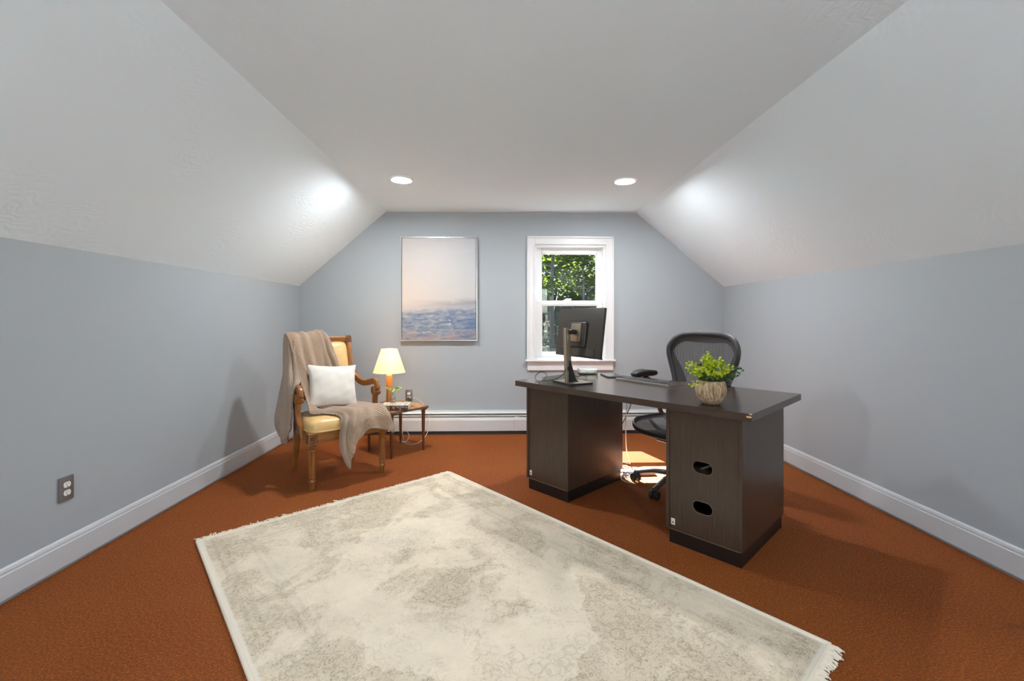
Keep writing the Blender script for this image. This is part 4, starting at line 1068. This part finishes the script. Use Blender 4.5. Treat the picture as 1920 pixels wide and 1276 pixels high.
def vase():
    r = thing('glass_vase', 'small clear glass bottle vase standing on the book', 'vase', VC)
    o = [(.0001, 0), (.023, 0), (.0265, .004), (.0275, .012), (.0275, .062), (.024, .072), (.0155, .079), (.0135, .084), (.0135, .094), (.0165, .096), (.0165, .102)]
    i = [(.0145, .102), (.0117, .095), (.0117, .084), (.0137, .078), (.022, .070), (.0255, .060), (.0255, .012), (.023, .006), (.0001, .006)]
    obj('bottle', lathe(o+i, 32, caps=False), 'vase_glass', r)
    obj('water', lathe([(.0001, .0065), (.0225, .0065), (.025, .012), (.025, .040), (.0001, .040)], 28, caps=False), 'vase_glass', r)
vase()
def sprig(name, label, stem, leaves):
    r = thing(name, label, 'leaf cutting', VC)
    obj('stem', tube(smooth_pts(stem, 5), .0014, 6), 'stem_green', r)
    for p, dr, L, Wd, roll in leaves:
        d = Vector(dr).normalized(); y = Vector((0, 0, 1)).cross(d).normalized(); y = Matrix.Rotation(roll, 3, d) @ y; z = d.cross(y)
        bm = bmesh.new(); rows = []
        for k in range(9):
            t = k/8; w = math.sin(PI*t**.8)**.8*Wd/2 if 0 < t < 1 else .0006
            rows.append([bm.verts.new(Vector(p)+d*(t*L)+y*(s*w)+z*(abs(s)*w*.35-.25*L*t*t)) for s in (-1, -.5, 0, .5, 1)])
        for a, b in zip(rows, rows[1:]):
            for k in range(4): bm.faces.new((a[k], a[k+1], b[k+1], b[k]))
        obj('leaf', bm, 'vleaf', r)
sprig('leaf_cutting', 'cutting with one bright green leaf tilting left in the glass vase', [(.004, 0, .012), (.002, 0, .06), (-.004, -.002, .098), (-.012, -.004, .108)],
      [((-.010, -.004, .106), (-.85, -.15, .75), .070, .042, .9), ((-.004, -.004, .104), (.65, -.6, .55), .050, .040, 1.1)])
sprig('leaf_cutting', 'cutting with pale variegated leaves tilting right in the glass vase', [(-.004, .003, .012), (.0, .002, .06), (.006, 0, .098), (.024, -.002, .112), (.040, -.004, .122)],
      [((.022, -.002, .112), (.8, -.2, .75), .060, .042, -.9), ((.034, -.004, .120), (.9, -.1, .45), .054, .036, .9), ((.020, -.002, .112), (.9, -.4, -.15), .036, .018, 0)])

# ---------------------------------------------------------------- outdoors
GZ = -3.0
plain('concrete', (.36, .365, .37), .9)
struct('patio', bbx(-40, 40, -60, YF-.4, GZ-.2, GZ), 'concrete', 'unseen pale concrete terrace added behind the viewer to bounce daylight')  # unseen, added as a sunlit reflector to lift the ceiling through the rear opening
struct('ground', bbx(-40, 50, YB+.4, 60, GZ-.2, GZ), 'grass', 'shaded lawn outside below the window')
def leaf_cloud(seed, n, R, Hh, size):
    q = random.Random(seed); vs = []; fs = []
    cl = [(q.gauss(0, .45)*R, q.gauss(0, .45)*R, q.uniform(-1, 1)*Hh, q.uniform(.35, .75)) for _ in range(26)]
    for k in range(n):
        c = cl[k % len(cl)]; u = Vector((q.gauss(0, 1), q.gauss(0, 1), q.gauss(0, .6)))*c[3]*.62
        p = Vector(c[:3])+u
        s = size*q.uniform(.6, 1.3); e = Euler((q.uniform(-.7, .7), q.uniform(-.7, .7), q.uniform(0, 6.28))).to_matrix()
        b = len(vs)
        for a in ((-1, 0, 0), (-.2, -.45, .08), (.7, -.3, .02), (1.1, 0, -.1), (.7, .3, .02), (-.2, .45, .08)): vs.append(p+e @ (Vector(a)*s*.5))
        fs += [(b, b+1, b+5), (b+1, b+2, b+4, b+5), (b+2, b+3, b+4)]
    me = bpy.data.meshes.new('foliage'); me.from_pydata(vs, [], fs); me.materials.append(M['tree_leaf']); return me
clouds = [leaf_cloud(s, 8500, 1.9, 2.6, .17) for s in (1, 2, 3)]
def tree(x, y, zc, dia, lean, var, sc_, label, h=8.5):
    r = thing('tree', label, 'tree', (x, y, GZ), 0, 'trees outside the window')
    q = random.Random(int(x*100+y)); n = 9
    pts = [(lean*(k/n)+q.uniform(-.03, .03), q.uniform(-.04, .04), h*k/n) for k in range(n+1)]
    tk = obj('trunk', tube(smooth_pts(pts, 3), [dia/2*(1-.55*k/(3*n)) for k in range(3*n+1)], 10), 'bark', r)
    br = bmesh.new()
    for k in range(7):
        z = h*(.35+.08*k); a = q.uniform(0, 6.28); ln = q.uniform(.8, 1.8); b0 = Vector((lean*z/h, 0, z)); dv = Vector((math.cos(a), math.sin(a), .45))
        tube([b0, b0+dv*ln*.5, b0+dv*ln+Vector((0, 0, .2))], [dia*.18, dia*.12, dia*.04], 6, br)
    obj('branches', br, 'bark', tk)
    f = bpy.data.objects.new('foliage', clouds[var]); C.objects.link(f); f.parent = r; f['kind'] = 'stuff'
    f.location = (lean*.5, 0, zc-GZ); f.rotation_euler = (0, 0, q.uniform(0, 6.28)); f.scale = (sc_, sc_, sc_)
T = [(1.42, 13.0, 4.3, .15, .15, 0, .9, 'tree with the thick dark trunk at left of the window view'),
     (2.66, 14.2, 3.9, .11, -.1, 1, .9, 'tree with the slim dark trunk at right of the window view'),
     (2.1, 18.0, 2.2, .12, .2, 2, 1.15, 'leafy tree between the two dark trunks in the window view')]
for t_ in T: tree(*t_)
rt = random.Random(21)
for k in range(10):
    x = -5.5+k*1.75+rt.uniform(-.4, .4); y = rt.uniform(19, 27)
    tree(x, y, rt.uniform(1.2, 4.2), rt.uniform(.12, .22), rt.uniform(-.3, .3), k % 3, rt.uniform(1.15, 1.5), 'green leafy woodland tree in the background outside the window', 10)
for k in range(4):
    tree(-2.4+k*2.7+rt.uniform(-.5, .5), rt.uniform(15.5, 17.5), rt.uniform(-.2, .8), .07, .1, (k+1) % 3, .85, 'low bushy understory tree outside below window height', 4)
